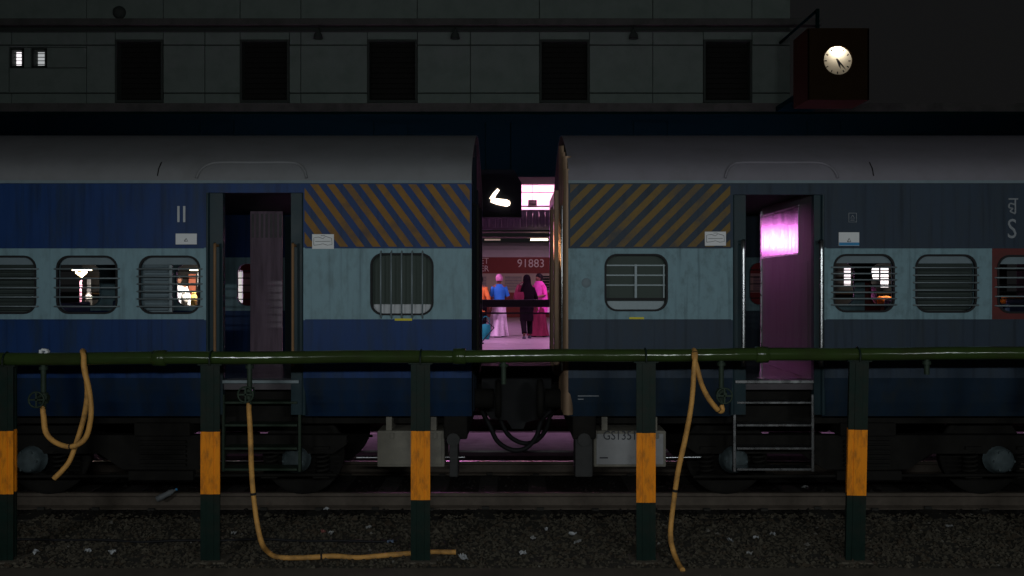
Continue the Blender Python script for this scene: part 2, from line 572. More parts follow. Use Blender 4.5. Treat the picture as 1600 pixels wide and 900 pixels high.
for k in range(7):                    # further panels beyond the left frame edge
    xa = X(-60, SLY) - 1.6 * (k + 1)
    for (z0, z1) in rows: panel(xa, xa + 1.6, z0, z1)
# conduit band / string course
mb = MB().box(-24, X(1280, SLY), SLY - .17, SLY + .06, Z(42, SLY), Z(32, SLY), .01)
mb.build('string_course', M['ledge'], building, org)
mb = MB().tube([(-24, SLY - .05, Z(50, SLY)), (xr, SLY - .05, Z(49, SLY))], .03, 8)
mb.build('conduit', M['wall2'], building, org)
# dark roll shutters in openings, with frames
for (a, b) in ops:
    xa, xb = X(a, SLY), X(b, SLY)
    mb = MB()
    nsl = 12
    h = (zo1 - zo0) / nsl
    mb.box(xa, xb, SLY + .25, SLY + .28, zo0, zo1)
    for k in range(nsl): mb.prism([(SLY + .25, zo0 + k * h), (SLY + .215, zo0 + k * h + .02), (SLY + .24, zo0 + (k + 1) * h - .006), (SLY + .25, zo0 + (k + 1) * h)], xa + .03, xb - .03, 'x')
    sh = mb.build('window', M['opening'], building, org)
    mb = MB()
    for q in ((xa, xa + .05, zo0, zo1), (xb - .05, xb, zo0, zo1), (xa + .05, xb - .05, zo1 - .05, zo1), (xa + .05, xb - .05, zo0, zo0 + .05)):
        mb.box(q[0], q[1], SLY - .02, SLY + .21, q[2], q[3])
    mb.build('frame', M['wall2'], sh)
    sh.children[0].location = (0, 0, 0)
    sh.children[0].data.transform(Matrix.Translation((-org[0], -org[1], -org[2])))
# the two small lit windows
for k, (a, b) in enumerate(sw):
    xa, xb = X(a, SLY), X(b, SLY)
    mb = MB().box(xa + .03, xb - .03, SLY + .2, SLY + .22, zs0 + .03, zs1 - .03)
    p_ = mb.build('lit_window', emis('window_glow_%d' % k, (1, .93, .97) if k == 0 else (.85, .88, .9), (1.3, .45)[k]), building, org)
    mb = MB()
    for q in ((xa, xa + .03, zs0, zs1), (xb - .03, xb, zs0, zs1), (xa, xb, zs1 - .03, zs1), (xa, xb, zs0, zs0 + .03)):
        mb.box(q[0], q[1], SLY + .02, SLY + .2, q[2], q[3])
    nb = 5
    for j in range(1, nb):
        zz = zs0 + (zs1 - zs0) * j / nb
        mb.box(xa + .03, xb - .03, SLY + .12, SLY + .135, zz - .007, zz + .007)
    mb.build('frame', M['wall2'], p_, org)
# fittings on the facade
mb = MB().lathe((X(187, SLY), SLY - .03, Z(20, SLY)), [(.0, -.12), (.10, -.1), (.15, 0), (.15, .04)], 'y')
mb.build('round_vent', M['wall2'], building, org)
for px in (988, 712, 500):
    x0 = X(px, SLY); z0 = Z(56, SLY)
    mb = MB().tube([(x0, SLY + .02, z0 + .12), (x0, SLY - .12, z0 + .14), (x0, SLY - .2, z0 + .04)], .018, 8)
    mb.lathe((x0, SLY - .2, z0 - .12), [(.11, 0), (.09, .1), (.04, .16), (.03, .2)], 'z')
    mb.build('wall_bracket', M['wall2'], building, org)

# ------------------------------------------------------------------ station clock
CY = 17.0
cx0, cx1, cz0, cz1 = X(1262, CY), X(1358, CY), Z(156, CY), Z(44, CY)
clock = thing('station_clock', 'brown boxed clock with a round lit dial past the end of the grey storey', 'clock', ((cx0 + cx1) / 2, CY + .4, cz0))
org = tuple(clock.location)
mb = MB()
dc = (X(1310, CY), Z(94, CY)); dr = 22.5 / (1350 / CY)
# front frame with round hole: ring of quads from circle to square
n = 48
vs = []; fs = []
for k in range(n):
    an = 2 * PI * k / n
    ca, sa = math.cos(an), math.sin(an)
    vs.append((dc[0] + dr * ca, CY, dc[1] + dr * sa))
    hx = (cx1 - dc[0]) if ca > 0 else (dc[0] - cx0)
    hz = (cz1 - dc[1]) if sa > 0 else (dc[1] - cz0)
    t = min(hx / max(abs(ca), 1e-6), hz / max(abs(sa), 1e-6))
    vs.append((dc[0] + t * ca, CY, dc[1] + t * sa))
for k in range(n):
    a, b = 2 * k, 2 * ((k + 1) % n)
    fs.append((a, a + 1, b + 1, b))
mb.add(vs, fs)
vs = []; fs = []
for k in range(n):
    an = 2 * PI * k / n
    vs += [(dc[0] + dr * math.cos(an), CY, dc[1] + dr * math.sin(an)), (dc[0] + dr * math.cos(an), CY + .08, dc[1] + dr * math.sin(an))]
for k in range(n):
    a, b = 2 * k, 2 * ((k + 1) % n)
    fs.append((a, b, b + 1, a + 1))
mb.add(vs, fs)
yb = CY + .86
mb.box(cx0 - .001, cx0 + .03, CY, yb, cz0, cz1); mb.box(cx1 - .03, cx1 + .001, CY, yb, cz0, cz1)
mb.box(cx0 + .03, cx1 - .03, CY + .002, yb, cz0, cz0 + .03); mb.box(cx0 + .03, cx1 - .03, CY + .002, yb, cz1 - .03, cz1)
mb.box(cx0 + .03, cx1 - .03, yb - .03, yb, cz0 + .03, cz1 - .03)
mb.build('case', M['brown'], clock, org)
dm = bpy.data.materials.new('dial_opal'); dm.use_nodes = True
b = dm.node_tree.nodes['Principled BSDF']
b.inputs['Base Color'].default_value = (.5, .47, .42, 1)
b.inputs['Roughness'].default_value = .4
tl = dm.node_tree.nodes.new('ShaderNodeBsdfTranslucent'); tl.inputs[0].default_value = (.95, .9, .8, 1)
mxs = dm.node_tree.nodes.new('ShaderNodeMixShader'); mxs.inputs[0].default_value = .7
dm.node_tree.links.new(b.outputs[0], mxs.inputs[1]); dm.node_tree.links.new(tl.outputs[0], mxs.inputs[2])
dm.node_tree.links.new(mxs.outputs[0], dm.node_tree.nodes['Material Output'].inputs[0])
mb = MB()
mb.add([(dc[0] + dr * math.cos(2 * PI * k / n), CY + .05, dc[1] + dr * math.sin(2 * PI * k / n)) for k in range(n)], [tuple(range(n - 1, -1, -1))])
mb.build('dial', dm, clock, org)
mb = MB()
for k in range(12):
    an = 2 * PI * k / 12
    c_, s_ = math.sin(an), math.cos(an)
    p0 = (dc[0] + dr * .76 * c_, CY + .045, dc[1] + dr * .76 * s_); p1 = (dc[0] + dr * .9 * c_, CY + .045, dc[1] + dr * .9 * s_)
    mb.tube([p0, p1], .010, 6)
mb.build('hour_mark', M['ink'], clock, org)
def hand(nm, deg, L, wd, yy):
    d = Vector((math.sin(R(deg)), 0, math.cos(R(deg))))
    q = Vector((d.z, 0, -d.x))
    c = Vector((dc[0], yy, dc[1]))
    pts = [c - d * L * .18 + q * wd, c - d * L * .18 - q * wd, c + d * L * .6 - q * wd * .9, c + d * L, c + d * L * .6 + q * wd * .9]
    mb = MB(); mb.prism([(p.x, p.z) for p in pts], yy, yy + .005, 'y')
    mb.build(nm, M['ink'], clock, org)
hand('minute_hand', 139, dr * .86, .015, CY + .022)
hand('hour_hand', 160, dr * .6, .02, CY + .032)
bl = bpy.data.lights.new('clock_bulb', 'POINT'); bl.energy = 8; bl.color = (1, .88, .68); bl.shadow_soft_size = .05
bo = bpy.data.objects.new('clock_bulb', bl); COL.objects.link(bo); bo.parent = clock
bo.location = (dc[0] - org[0], CY + .14 - org[1], dc[1] + dr * .85 - org[2])
mb = MB()
mb.box(cx0 + .2, cx1 - .2, yb, SLY - .285, cz0 + .3, cz0 + .42)
mb.build('bracket', M['slab'], clock, org)
mb = MB().box(cx0 + .3, cx0 + .36, yb - .5, yb - .44, cz1, cz1 + .5)
mb.tube([(cx0 + .33, yb - .47, cz1 + .48), (cx0 + .33, SLY - .2, cz1 + .5)], .03)
mb.build('hanging_arm', M['slab'], clock, org)

# ------------------------------------------------------------------ far platform lamps (magenta tube battens)
def batten(x, y, z, power, col, tube, label, L=1.5, hang=.5):
    t = thing('platform_lamp', label, 'lamp', (x, y, z), 0, 'tube lamps under the station slab')
    MB().box(-L / 2, L / 2, -.06, .06, 0, .07, .01).build('housing', M['slab'], t)
    MB().cyl((-L / 2 + .05, 0, -.03), (L / 2 - .05, 0, -.03), .018, 12).build('tube', tube, t)
    for q in (-.4, .4): MB().cyl((q, 0, .07), (q, 0, .07 + hang), .008, 6).build('rod', M['slab'], t)
    area('lamp_light', (0, 0, -.06), (0, 0, 0), L, .12, power, col, t).data.spread = R(112)
    return t
PINK = (1, .50, .97)
lz = slz - .6
LP = [(-2.9, 20.6, 'first magenta tube lamp left of the gap, under the dark slab behind the blue coach'),
      (3.3, 20.6, 'first magenta tube lamp right of the gap, under the dark slab behind the coach'),
      (-9.5, 22.5, 'magenta tube lamp above the left tea stall'),
      (10.0, 22.5, 'magenta tube lamp above the right fruit stall'),
      (-3.6, 27.5, 'deeper magenta tube lamp under the slab, left of the gap'),
      (4.4, 27.5, 'deeper magenta tube lamp under the slab, right of the gap')]
for i, (x, y, lb) in enumerate(LP):
    batten(x, y, lz, 270 if i in (0, 1, 4, 5) else 60, PINK, M['tube_pink'], lb, hang=.53)
batten(-7.0, 20.5, lz, 260, PINK, M['tube_pink'], 'magenta tube lamp at the slab edge, behind the left coach windows', hang=.53)
batten(7.4, 20.5, lz, 260, PINK, M['tube_pink'], 'magenta tube lamp at the slab edge, behind the right coach windows', hang=.53)
# ------------------------------------------------------------------ far canopy gallery seen through the gap
GY = 33.0
gal = thing('far_canopy', 'pink lit gallery with ribbed valance over the maroon train', 'canopy', (0, GY, PZ))
org = (0, GY, PZ)
z1_, z2_, z3_, z4_ = Z(265, GY), Z(289, GY), Z(331, GY), Z(356, GY)
MB().box(-7, 9, GY - .25, GY, z2_, z1_, .02).box(-7, 9, GY - .4, GY - .25, z1_ - .12, z1_).build('fascia', M['fascia'], gal, org)
MB().box(-7, 9, GY - .05, 36.7, z1_ - .1, z1_ - .02).build('roof', M['fascia'], gal, org)
MB().box(-7, 9, GY + 1.8, GY + 1.9, z3_ - .5, z1_ - .1).box(-7, 9, GY - .2, GY + 1.8, z3_ - .3, z3_ - .2).build('wall', M['litwall'], gal, org)
mb = MB().tube([(-7, GY + .1, Z(322, GY)), (9, GY + .1, Z(322, GY))], .03, 8)
mb.tube([(-7, GY + .1, Z(300, GY)), (9, GY + .1, Z(300, GY))], .02, 8)
mb.build('railing', M['fascia'], gal, org)
x = -7
k = 0
first = None
while x < 9:
    if first is None:
        mb = MB(); mb.prism([(0, 0), (.05, -.05), (.15, -.05), (.20, 0), (.23, 0), (.23, .02), (0, .02)], 0, z3_ - z4_, 'z')
        first = mb.build('slat', M['corr'], gal); first.location = (x, -.3, z4_ - PZ)
    else: again(first, (x, -.3, z4_ - PZ), gal)
    x += .236
MB().box(-7, 9, GY - .28, GY - .1, z4_ - .08, z4_).box(-7, 9, GY - .26, GY, z3_, z3_ + .06).build('beam', M['corr'], gal, org)
for q in (-6, 7.6): MB().box(q, q + .35, GY + .3, GY + .65, PZ, z4_ + .3).build('column', M['fascia'], gal, org)
MB().cyl((-6, GY + 1.4, z2_ + .22), (8, GY + 1.4, z2_ + .22), .04).build('tube', M['tube_pink'], gal, org)
area('gallery_light', (1, 1.1, z2_ + .1 - PZ), (R(25), 0, 0), 12, .15, 330, (1, .45, .72), gal)
# dark box on the gallery wall
b_ = thing('wall_unit', 'small dark box hanging in the pink gallery', 'box', (X(833, GY), GY + 1.0, Z(322, GY)))
MB().box(-.17, .17, -.1, .1, .05, .33, .02).build('case', M['black'], b_)
mb = MB()
for q in range(4): mb.box(-.14, .14, -.115, -.1, .1 + q * .055, .12 + q * .055)
mb.tube([(0, 0, .33), (0, 0, 1.1)], .012, 6)
mb.build('grille', M['housing'], b_)
# service pipe with lamps beneath the valance
sp = thing('lamp_rail', 'long pipe with warm tubes running above the maroon train roof', 'lamp', (0, 32.2, Z(372, 32.2)))
MB().tube([(-8, 0, .03), (9, 0, .03)], .035, 8).tube([(-8, .2, .22), (9, .2, .25)], .03, 8).build('pipe', M['fascia'], sp)
for a, b in ((829, 856), (757, 782), (640, 700), (905, 960)):
    MB().cyl((X(a, 32.2), 0, -.06), (X(b, 32.2), 0, -.06), .032, 10).build('tube', M['tube_warm'] if a == 829 else emis('tube_dim', (1, .8, .5), .18), sp)
for q in (-4, .8, 4.5): area('rail_light', (q, 0, -.12), (R(35), 0, 0), 2.2, .12, 34, (1, .66, .80), sp)
mb = MB()
for q in (-6.2, -2.5, 2.1, 6.2): mb.cyl((q, 0, 0), (q, .9, 4.9 - Z(372, 32.2) - .2), .012, 6)
mb.build('hanger', M['fascia'], sp)

# ------------------------------------------------------------------ hanging sign with the glowing bent mark
SY = 20.6
# unseen magenta board, added for its reflection in the steel partition of the right coach
lb = thing('reflection_board', 'glowing magenta board on two legs, added unseen behind the blue coach for its reflection', 'board', (-2.72, 33.4, PZ))
MB().box(-.87, .87, -.04, .04, 2.68, 4.18, .02).build('case', M['black'], lb)
MB().box(-.84, .84, -.05, -.041, 3.56, 4.12).build('lit_face', emis('board_magenta', (.95, .06, .85), 6), lb)
MB().box(-.84, .84, -.05, -.041, 2.74, 3.54).build('lit_face', emis('board_bright', (1, .26, .90), 17), lb)
for q in (-.6, .6): MB().cyl((q, 0, 0), (q, 0, 2.68), .04, 10).build('leg', M['housing'], lb)
sg = thing('hanging_sign', 'black hanging box with a glowing bent cream stroke, seen in the gap', 'sign', (X(782, SY), SY, Z(340, SY)))
org = tuple(sg.location)
xa, xb, za, zb_ = X(748, SY), X(815, SY), Z(340, SY), Z(265, SY)
mb = MB(); mb.prism([(xa, za), (xb, za), (xb, Z(286, SY)), (X(803, SY), zb_), (xa, zb_)], SY, SY + .3, 'y')
mb.build('case', mat('sign_black', (.010, .014, .02), .7), sg, org)
mb = MB()
def q_(px, py): return (X(px, SY), SY - .02, Z(py, SY))
mb.tube([q_(779, 296), q_(773, 303), q_(768, 312)], [.035, .045, .06], 12)
mb.tube([q_(767, 313), q_(777, 315), q_(792, 317.5)], [.05, .075, .085], 12)
mb.lathe(q_(792, 317.5), [(0, -.085), (.05, -.07), (.085, 0), (.05, .07), (0, .085)], 'x', 12)
mb.build('lit_stroke', M['led'], sg, org)
for q in (xa + .15, X(798, SY)): MB().cyl((q, SY + .15, zb_), (q, SY + .15, slz - .06), .012, 8).build('rod', M['slab'], sg, org)
mb = MB()
for e in ((xa, xb, za, za + .03), (xa, xa + .03, za, zb_)): mb.box(e[0], e[1], SY - .03, SY - .001, e[2], e[3])
mb.build('rim', M['black'], sg, org)

# ------------------------------------------------------------------ maroon train far away
FY = 37.0
fc = thing('maroon_coach', 'maroon and cream coach numbered 91883 standing beyond the far platform', 'train', (0, FY + 1.6, RZ))
org = (0, FY + 1.6, RZ)
fz = [Z(500, FY), Z(457, FY), Z(428, FY), Z(402, FY)]
mb = MB()
x0f, x1f = -13, 14
dk = [X(805, FY) - .87 * 4, X(805, FY) + .87 * 5]
mb.cur = 0; mb.box(x0f, x1f, FY, FY + 3.2, .9 - .1, fz[1])
mb.cur = 1; mb.box(x0f, x1f, FY, FY + 3.2, fz[1], fz[2])
mb.cur = 0; mb.box(x0f, x1f, FY, FY + 3.2, fz[2], fz[3])
mb.build('body', [M['maroonfar'], M['cream']], fc, org)
rp_ = [(0, 0), (-.03, .02), (.03, .13), (.15, .28), (.4, .45), (.8, .58), (1.6, .66), (2.4, .58), (2.8, .45), (3.05, .28), (3.17, .13), (3.2, 0)]
mb = MB(); mb.prism([(FY + a, fz[3] + b * 1.12) for a, b in rp_], x0f, x1f, 'x')
mb.build('roof', mat('far_roof', (.55, .52, .55), .5, var=.1), fc, org)
MB().box(x0f, x1f, FY + .3, FY + 2.9, .15, .8).build('underframe', M['under'], fc, org)
wc = [X(747, FY), X(802, FY) , X(861, FY)]
for k in range(-9, 12):
    cxw = X(802, FY) + k * 1.52
    mb = MB().box(cxw - .37, cxw + .37, FY - .015, FY - .002, fz[1] + .1, fz[2] - .08, .006)
    wn = mb.build('window', mat('far_shutter', (.30, .27, .24), .5) if k != 1 else M['black'], fc, org)
    mb = MB()
    for q in range(5):
        zz = fz[1] + .14 + q * .12
        mb.box(cxw - .35, cxw + .35, FY - .03, FY - .015, zz, zz + .02)
    mb.build('bar', M['cream'] if k == 1 else M['corr'], wn, org)
MB().box(x0f, x1f, FY - .02, FY - .001, fz[2] - .02, fz[2] + .02).build('waist_rail', M['cream'], fc, org)
text_mesh('coach_number', '91883', .50, mat('far_letter', (.7, .66, .62), .5), fc, (X(829.5, FY), FY - .006 - org[1], Z(412, FY) - org[2]), width=.95)
text_mesh('lettering', 'ET', .36, _m['far_letter'], fc, (X(757, FY), FY - .006 - org[1], Z(408, FY) - org[2]), width=.95)
text_mesh('lettering', 'ER', .36, _m['far_letter'], fc, (X(757, FY), FY - .006 - org[1], Z(420, FY) - org[2]), width=.95)

# ------------------------------------------------------------------ bench on the far platform
BY = 20.2
bn = thing('platform_railing', 'dark low railing on the platform, crossing the people in the gap at the waist', 'railing', (X(808, BY), BY, PZ))
zr1, zr2 = Z(480, BY) - PZ, Z(468, BY) - PZ
MB().box(-1.6, 1.6, -.03, .03, zr1, zr2, .012).build('top_rail', M['black'], bn)
MB().box(-1.6, 1.6, -.015, .015, Z(490.5, BY) - PZ, Z(488, BY) - PZ).build('lower_rail', M['black'], bn)
for q in (-1.58, X(750.5, BY) - X(808, BY), 1.3): 
    MB().box(q - .03, q + .03, -.03, .03, 0, zr1, .006).build('post', M['black'], bn)
    MB().tube([(q, .01, zr1 - .2), (q + .32, .01, zr1 - .48), (q + .02, .3, .02)], .014, 6).build('brace', M['black'], bn)
    MB().box(q - .08, q + .08, -.08, .08, 0, .03, .006).build('foot', M['black'], bn)
bg_ = thing('shopping_bag', 'small teal bag standing on the bench at the left of the gap', 'bag', (X(758, 20.5), 20.5, PZ + .462))
teal = mat('teal_cloth', (.01, .20, .19), .6, var=.2)
bg_.location = (X(759, 22.0), 21.9, PZ)
bg_['label'] = 'teal cloth bag on the platform floor at the left of the gap'
mb = MB().loft([(0, 0, .08, .10, .1, .03, 3), (0, 0, .2, .13, .12, .04, 4), (0, 0, .38, .11, .06, .03, 3)], 16).loft([(0, 0, 0, .09, .09, .03, 3), (0, 0, .08, .10, .1, .03, 3)], 16)
mb.build('sack', teal, bg_)
MB().tube(smooth_path([(-.1, 0, .38), (-.08, 0, .52), (0, 0, .58), (.08, 0, .52), (.1, 0, .38)]), .012, 6).build('handle', teal, bg_)

# ------------------------------------------------------------------ people
SKIN = mat('skin_brown', (.22, .11, .07), .55, var=.1)
HAIR = mat('hair_black', (.012, .010, .010), .45, var=.2)

def skin_body(h, arms, legs, lean=0):
    """one continuous skinned figure. arms: two lists elbow, wrist; legs: two lists knee, ankle"""
    s = h / 1.7
    V = []; E = []; Rr = []
    def add(p, r, par=None):
        V.append(tuple(c * s for c in p)); Rr.append(r * s)
        if par is not None: E.append((par, len(V) - 1))
        return len(V) - 1
    pel = add((0, 0, .93), .125)
    wai = add((0, .0, 1.07), .105, pel)
    che = add((0, lean, 1.26), .13, wai)
    nkb = add((0, lean, 1.42), .07, che)
    nk = add((0, lean, 1.48), .05, nkb)
    hd0 = add((0, lean - .015, 1.54), .072, nk)
    hd1 = add((0, lean - .01, 1.62), .088, hd0)
    add((0, lean, 1.68), .055, hd1)
    add((0, lean - .10, 1.585), .014, hd1)      # nose
    for sd in (-1, 1): add((sd * .085, lean + .0, 1.60), .016, hd1)   # ears
    for sd, (el, wr) in zip((-1, 1), arms):
        sh = add((sd * .17, lean, 1.38), .055, nkb)
        e = add(el, .04, sh)
        w_ = add(wr, .028, e)
        d = (Vector(wr) - Vector(el)).normalized()
        side = d.cross(Vector((0, 1, 0.2))).normalized()
        palm = add(Vector(wr) + d * .06, .026, w_)
        for k, L in enumerate((.07, .085, .08, .06)):
            o_ = side * (k - 1.5) * .019
            a = add(Vector(wr) + d * .10 + o_, .010, palm)
            add(Vector(wr) + d * (.10 + L * .6) + o_ + Vector((0, -.012, -.01)), .008, a)
        add(Vector(wr) + d * .07 - side * .05, .010, palm)
    for sd, (kn, an) in zip((-1, 1), legs):
        hp = add((sd * .09, 0, .88), .09, pel)
        k = add(kn, .06, hp)
        a = add(an, .038, k)
        add((an[0], an[1] - .13, .03), .032, a)
    me = bpy.data.meshes.new('sk'); me.from_pydata(V, E, [])
    o = bpy.data.objects.new('sk', me); COL.objects.link(o)
    md = o.modifiers.new('s', 'SKIN'); md.use_smooth_shade = True
    for i, sv in enumerate(me.skin_vertices[0].data):
        sv.radius = (Rr[i], Rr[i]); sv.use_root = (i == 0)
    o.modifiers.new('d', 'SUBSURF').levels = 1
    bpy.context.view_layer.update()
    r = bpy.data.meshes.new_from_object(o.evaluated_get(bpy.context.evaluated_depsgraph_get()))
    bpy.data.objects.remove(o); bpy.data.meshes.remove(me)
    r.name = 'body'; r.materials.clear(); r.materials.append(SKIN)
    return r, s

def person(label, loc, rz, h, arms, legs, top=None, topm=None, skirt=None, trousers=None, veil=None, hair=True, shirt_len=.8, sleeve=True, group=None, skew=0):
    t = thing('person', label, 'person', loc, rz, group)
    me, s = skin_body(h, arms, legs)
    b = bpy.data.objects.new('body', me); COL.objects.link(b); b.parent = t
    xs_ = Matrix.Scale(s, 4)
    if topm:
        mb = MB()
        mb.loft([(0, 0, shirt_len, .185, .135, .05, 7), (0, 0, .93, .17, .13, .03, 6), (0, 0, 1.08, .15, .115, .02, 5), (0, 0, 1.25, .175, .128, .02, 4),
                 (0, 0, 1.36, .18, .105, .01, 3), (0, 0, 1.43, .12, .08, 0, 1), (0, 0, 1.47, .068, .062, 0, 1)], 28)
        for sd, (el, wr) in zip((-1, 1), arms):
            p0 = Vector((sd * .145, 0, 1.385)); e = Vector(el); w_ = Vector(wr)
            path = [p0, p0.lerp(e, .5), e]
            if sleeve == 'long': path += [e.lerp(w_, .5), e.lerp(w_, .92)]
            rr = [.075, .068, .058, .05, .045][:len(path)]
            mb.tube(path, rr, 12)
        mb.build('shirt', topm, t, xf=xs_)
    if skirt:
        mb = MB()
        mb.loft([(skew, .03, .035, .31, .27, .10, 9), (skew * .7, .02, .2, .275, .23, .09, 9), (skew * .3, 0, .5, .225, .18, .07, 9), (0, 0, .8, .19, .145, .03, 11), (0, 0, .98, .165, .13, .01, 11)], 44)
        mb.build('skirt', skirt, t, xf=xs_)
    if trousers:
        mb = MB()
        for sd, (kn, an) in zip((-1, 1), legs):
            k = Vector(kn); a = Vector(an)
            mb.tube([(sd * .085, 0, .97), (sd * .088, 0, .85), k, k.lerp(a, .5), a + Vector((0, 0, .02))], [.10, .11, .085, .075, .07], 14)
        mb.build('trousers', trousers, t, xf=xs_)
    if hair:
        mb = MB()
        mb.loft([(0, .03, 1.50, .06, .05, 0, 1), (0, .03, 1.56, .092, .085, .02, 5), (0, .02, 1.62, .102, .10, .02, 6), (0, .015, 1.67, .092, .095, .02, 5), (0, .01, 1.715, .06, .06, 0, 1), (0, .01, 1.73, .02, .02, 0, 1)], 20)
        mb.build('hair', HAIR, t, xf=xs_)
    if veil:
        mb = MB()
        mb.loft([(0, .05, 1.05, .20, .13, .07, 7), (0, .05, 1.25, .195, .13, .05, 6), (0, .04, 1.40, .165, .12, .03, 5), (0, .035, 1.5, .115, .10, .02, 4), (0, .03, 1.6, .108, .108, .01, 3),
                 (0, .025, 1.68, .10, .10, 0, 1), (0, .02, 1.735, .06, .06, 0, 1), (0, .02, 1.75, .015, .015, 0, 1)], 26)
        mb.build('headscarf', veil, t, xf=xs_)
    # shoes
    mb = MB()
    for sd, (kn, an) in zip((-1, 1), legs):
        mb.loft([(an[0], an[1] - .05, .0, .045, .125, 0, 1), (an[0], an[1] - .05, .03, .048, .13, 0, 1), (an[0], an[1] - .03, .07, .035, .09, 0, 1)], 14)
    mb.build('shoe', M['ink'], t, xf=xs_)
    return t

stand = [((-.1, 0, .5), (-.1, .02, .09)), ((.1, -.02, .5), (.1, .02, .09))]
step_ = [((-.1, -.12, .52), (-.1, -.08, .10)), ((.1, .02, .5), (.1, .22, .14))]
down = [((-.25, .02, 1.12), (-.27, -.05, .88)), ((.25, .02, 1.12), (.27, -.05, .88))]
front = [((-.24, 0, 1.13), (-.12, -.24, 1.08)), ((.24, 0, 1.13), (.12, -.24, 1.08))]
onein = [((-.26, .0, 1.12), (-.3, -.08, .88)), ((.24, 0, 1.13), (.1, -.26, 1.14))]
cb = mat('cloth_blue', (.03, .22, .62), .6, var=.2, scale=9)
cp = mat('cloth_pink', (.85, .35, .60), .6, var=.2, scale=12)
cwp = mat('cloth_print', (.72, .62, .70), .6, var=.35, scale=26)
co_ = mat('cloth_orange', (.85, .28, .06), .6, var=.15, scale=9)
cd = mat('cloth_dark', (.006, .004, .006), .8, spec=.04, var=.2, scale=9)
cdr = mat('cloth_wine', (.14, .015, .04), .6, var=.3, scale=9)
cm = mat('cloth_magenta', (.85, .06, .42), .6, var=.15, scale=9)
cw = mat('cloth_white', (.75, .76, .78), .6, var=.1, scale=9)
PY_ = 22.9
person('person from behind in a blue top, pink head wrap and long pale patterned skirt', (X(780, PY_), PY_, PZ), PI + .1, 1.62, front, stand, topm=cb, skirt=cwp, hair=False, shirt_len=.86, skew=.07)
# head wrap of this person
pw = bpy.data.objects['person']
mb = MB().loft([(0, .02, 1.56, .09, .085, .02, 5), (0, .02, 1.62, .103, .105, .02, 6), (0, .015, 1.67, .098, .1, .02, 5), (0, .01, 1.725, .07, .07, 0, 1), (0, .01, 1.75, .02, .02, 0, 1)], 20)
mb.build('head_wrap', cp, pw, xf=Matrix.Scale(1.62 / 1.7, 4))
person('person in an orange shirt at the left edge of the gap', (X(750, 22.6), 22.6, PZ), PI - .3, 1.6, down, stand, topm=co_, trousers=cd, sleeve='long', shirt_len=.72)
person('person walking in dark clothes with a black headscarf, in the middle of the gap', (X(823, 22.2), 22.2, PZ), PI + .15, 1.60, onein, step_, topm=cd, trousers=cd, veil=cd, hair=False, sleeve='long', shirt_len=.48, skew=.04)
person('person in magenta top and wine skirt, face turned left, beside the walker in black', (X(842, 22.9), 22.9, PZ), PI * 1.0 + 2.3, 1.66, front, step_, topm=cm, skirt=cdr, shirt_len=.85, skew=-.08)
# loose cloths over the shoulders: magenta drape and wine shawl
pp_ = [o for o in bpy.data.objects if o.get('category') == 'person']
mg = [o for o in pp_ if 'magenta' in o['label']][0]
mb = MB().loft([(.06, .04, .62, .10, .16, .12, 5), (.08, .04, .85, .13, .17, .10, 5), (.06, .03, 1.1, .15, .16, .07, 5), (.02, .02, 1.3, .19, .15, .04, 5), (0, .01, 1.42, .15, .11, .02, 5), (0, 0, 1.48, .085, .075, 0, 1)], 26)
mb.build('drape', mat('cloth_magenta_drape', (.9, .10, .50), .6, var=.25, scale=14), mg)
wk = [o for o in pp_ if 'black headscarf' in o['label']][0]
mb = MB().tube(smooth_path([(.17, 0, 1.36), (.24, .02, 1.2), (.27, .0, 1.02), (.20, -.06, .9)]), [.075] * 8 + [.07] * 8 + [.05] * 9, 12)
mb.build('sleeve', cdr, wk)
# bag held by the person in magenta and shoulder bag of the walker
hb = thing('hand_bag', 'white and wine handbag hanging low beside the person in the magenta top', 'bag', (X(853, 23.2), 23.15, PZ + .62))
MB().loft([(0, 0, 0, .13, .07, .03, 3), (0, 0, .15, .15, .08, .02, 3), (0, 0, .27, .13, .05, .02, 3)], 16).build('sack', mat('bag_white', (.6, .5, .52), .6, var=.4, scale=20), hb)
MB().tube(smooth_path([(-.09, 0, .25), (-.05, 0, .4), (.05, 0, .4), (.09, 0, .25)]), .01, 6).build('strap', cdr, hb)
hb2 = thing('sling_bag', 'wine red sling bag at the left side of the walker in black', 'bag', (X(812, 22.2), 22.05, PZ + .95))
MB().loft([(0, 0, 0, .10, .05, .03, 3), (0, 0, .12, .12, .07, .02, 3), (0, 0, .25, .10, .04, .02, 3)], 16).build('sack', cdr, hb2)
MB().tube(smooth_path([(-.05, 0, .24), (.0, -.03, .45), (.1, .0, .5)]), .012, 6).build('strap', cdr, hb2)

# person in white by the tea stall, seen through the third left window
person('stall keeper in white seen through the barred window nearest the left coach door', (X(279, 20.75), 20.75, PZ), .2, 1.62, down, stand, topm=cw, trousers=cw, sleeve='long', shirt_len=.6)
# passenger inside the right coach
lap = [((-.11, -.42, .94), (-.11, -.40, .52)), ((.11, -.42, .94), (.11, -.40, .52))]
person('person in a rose shirt standing sideways behind the first barred window past the steel door', (X(1346, 20.0), 19.6, PZ), PI / 2 + .2, 1.64, down, stand, topm=mat('cloth_rose', (.6, .3, .45), .6, var=.15), trousers=cd, shirt_len=.7)

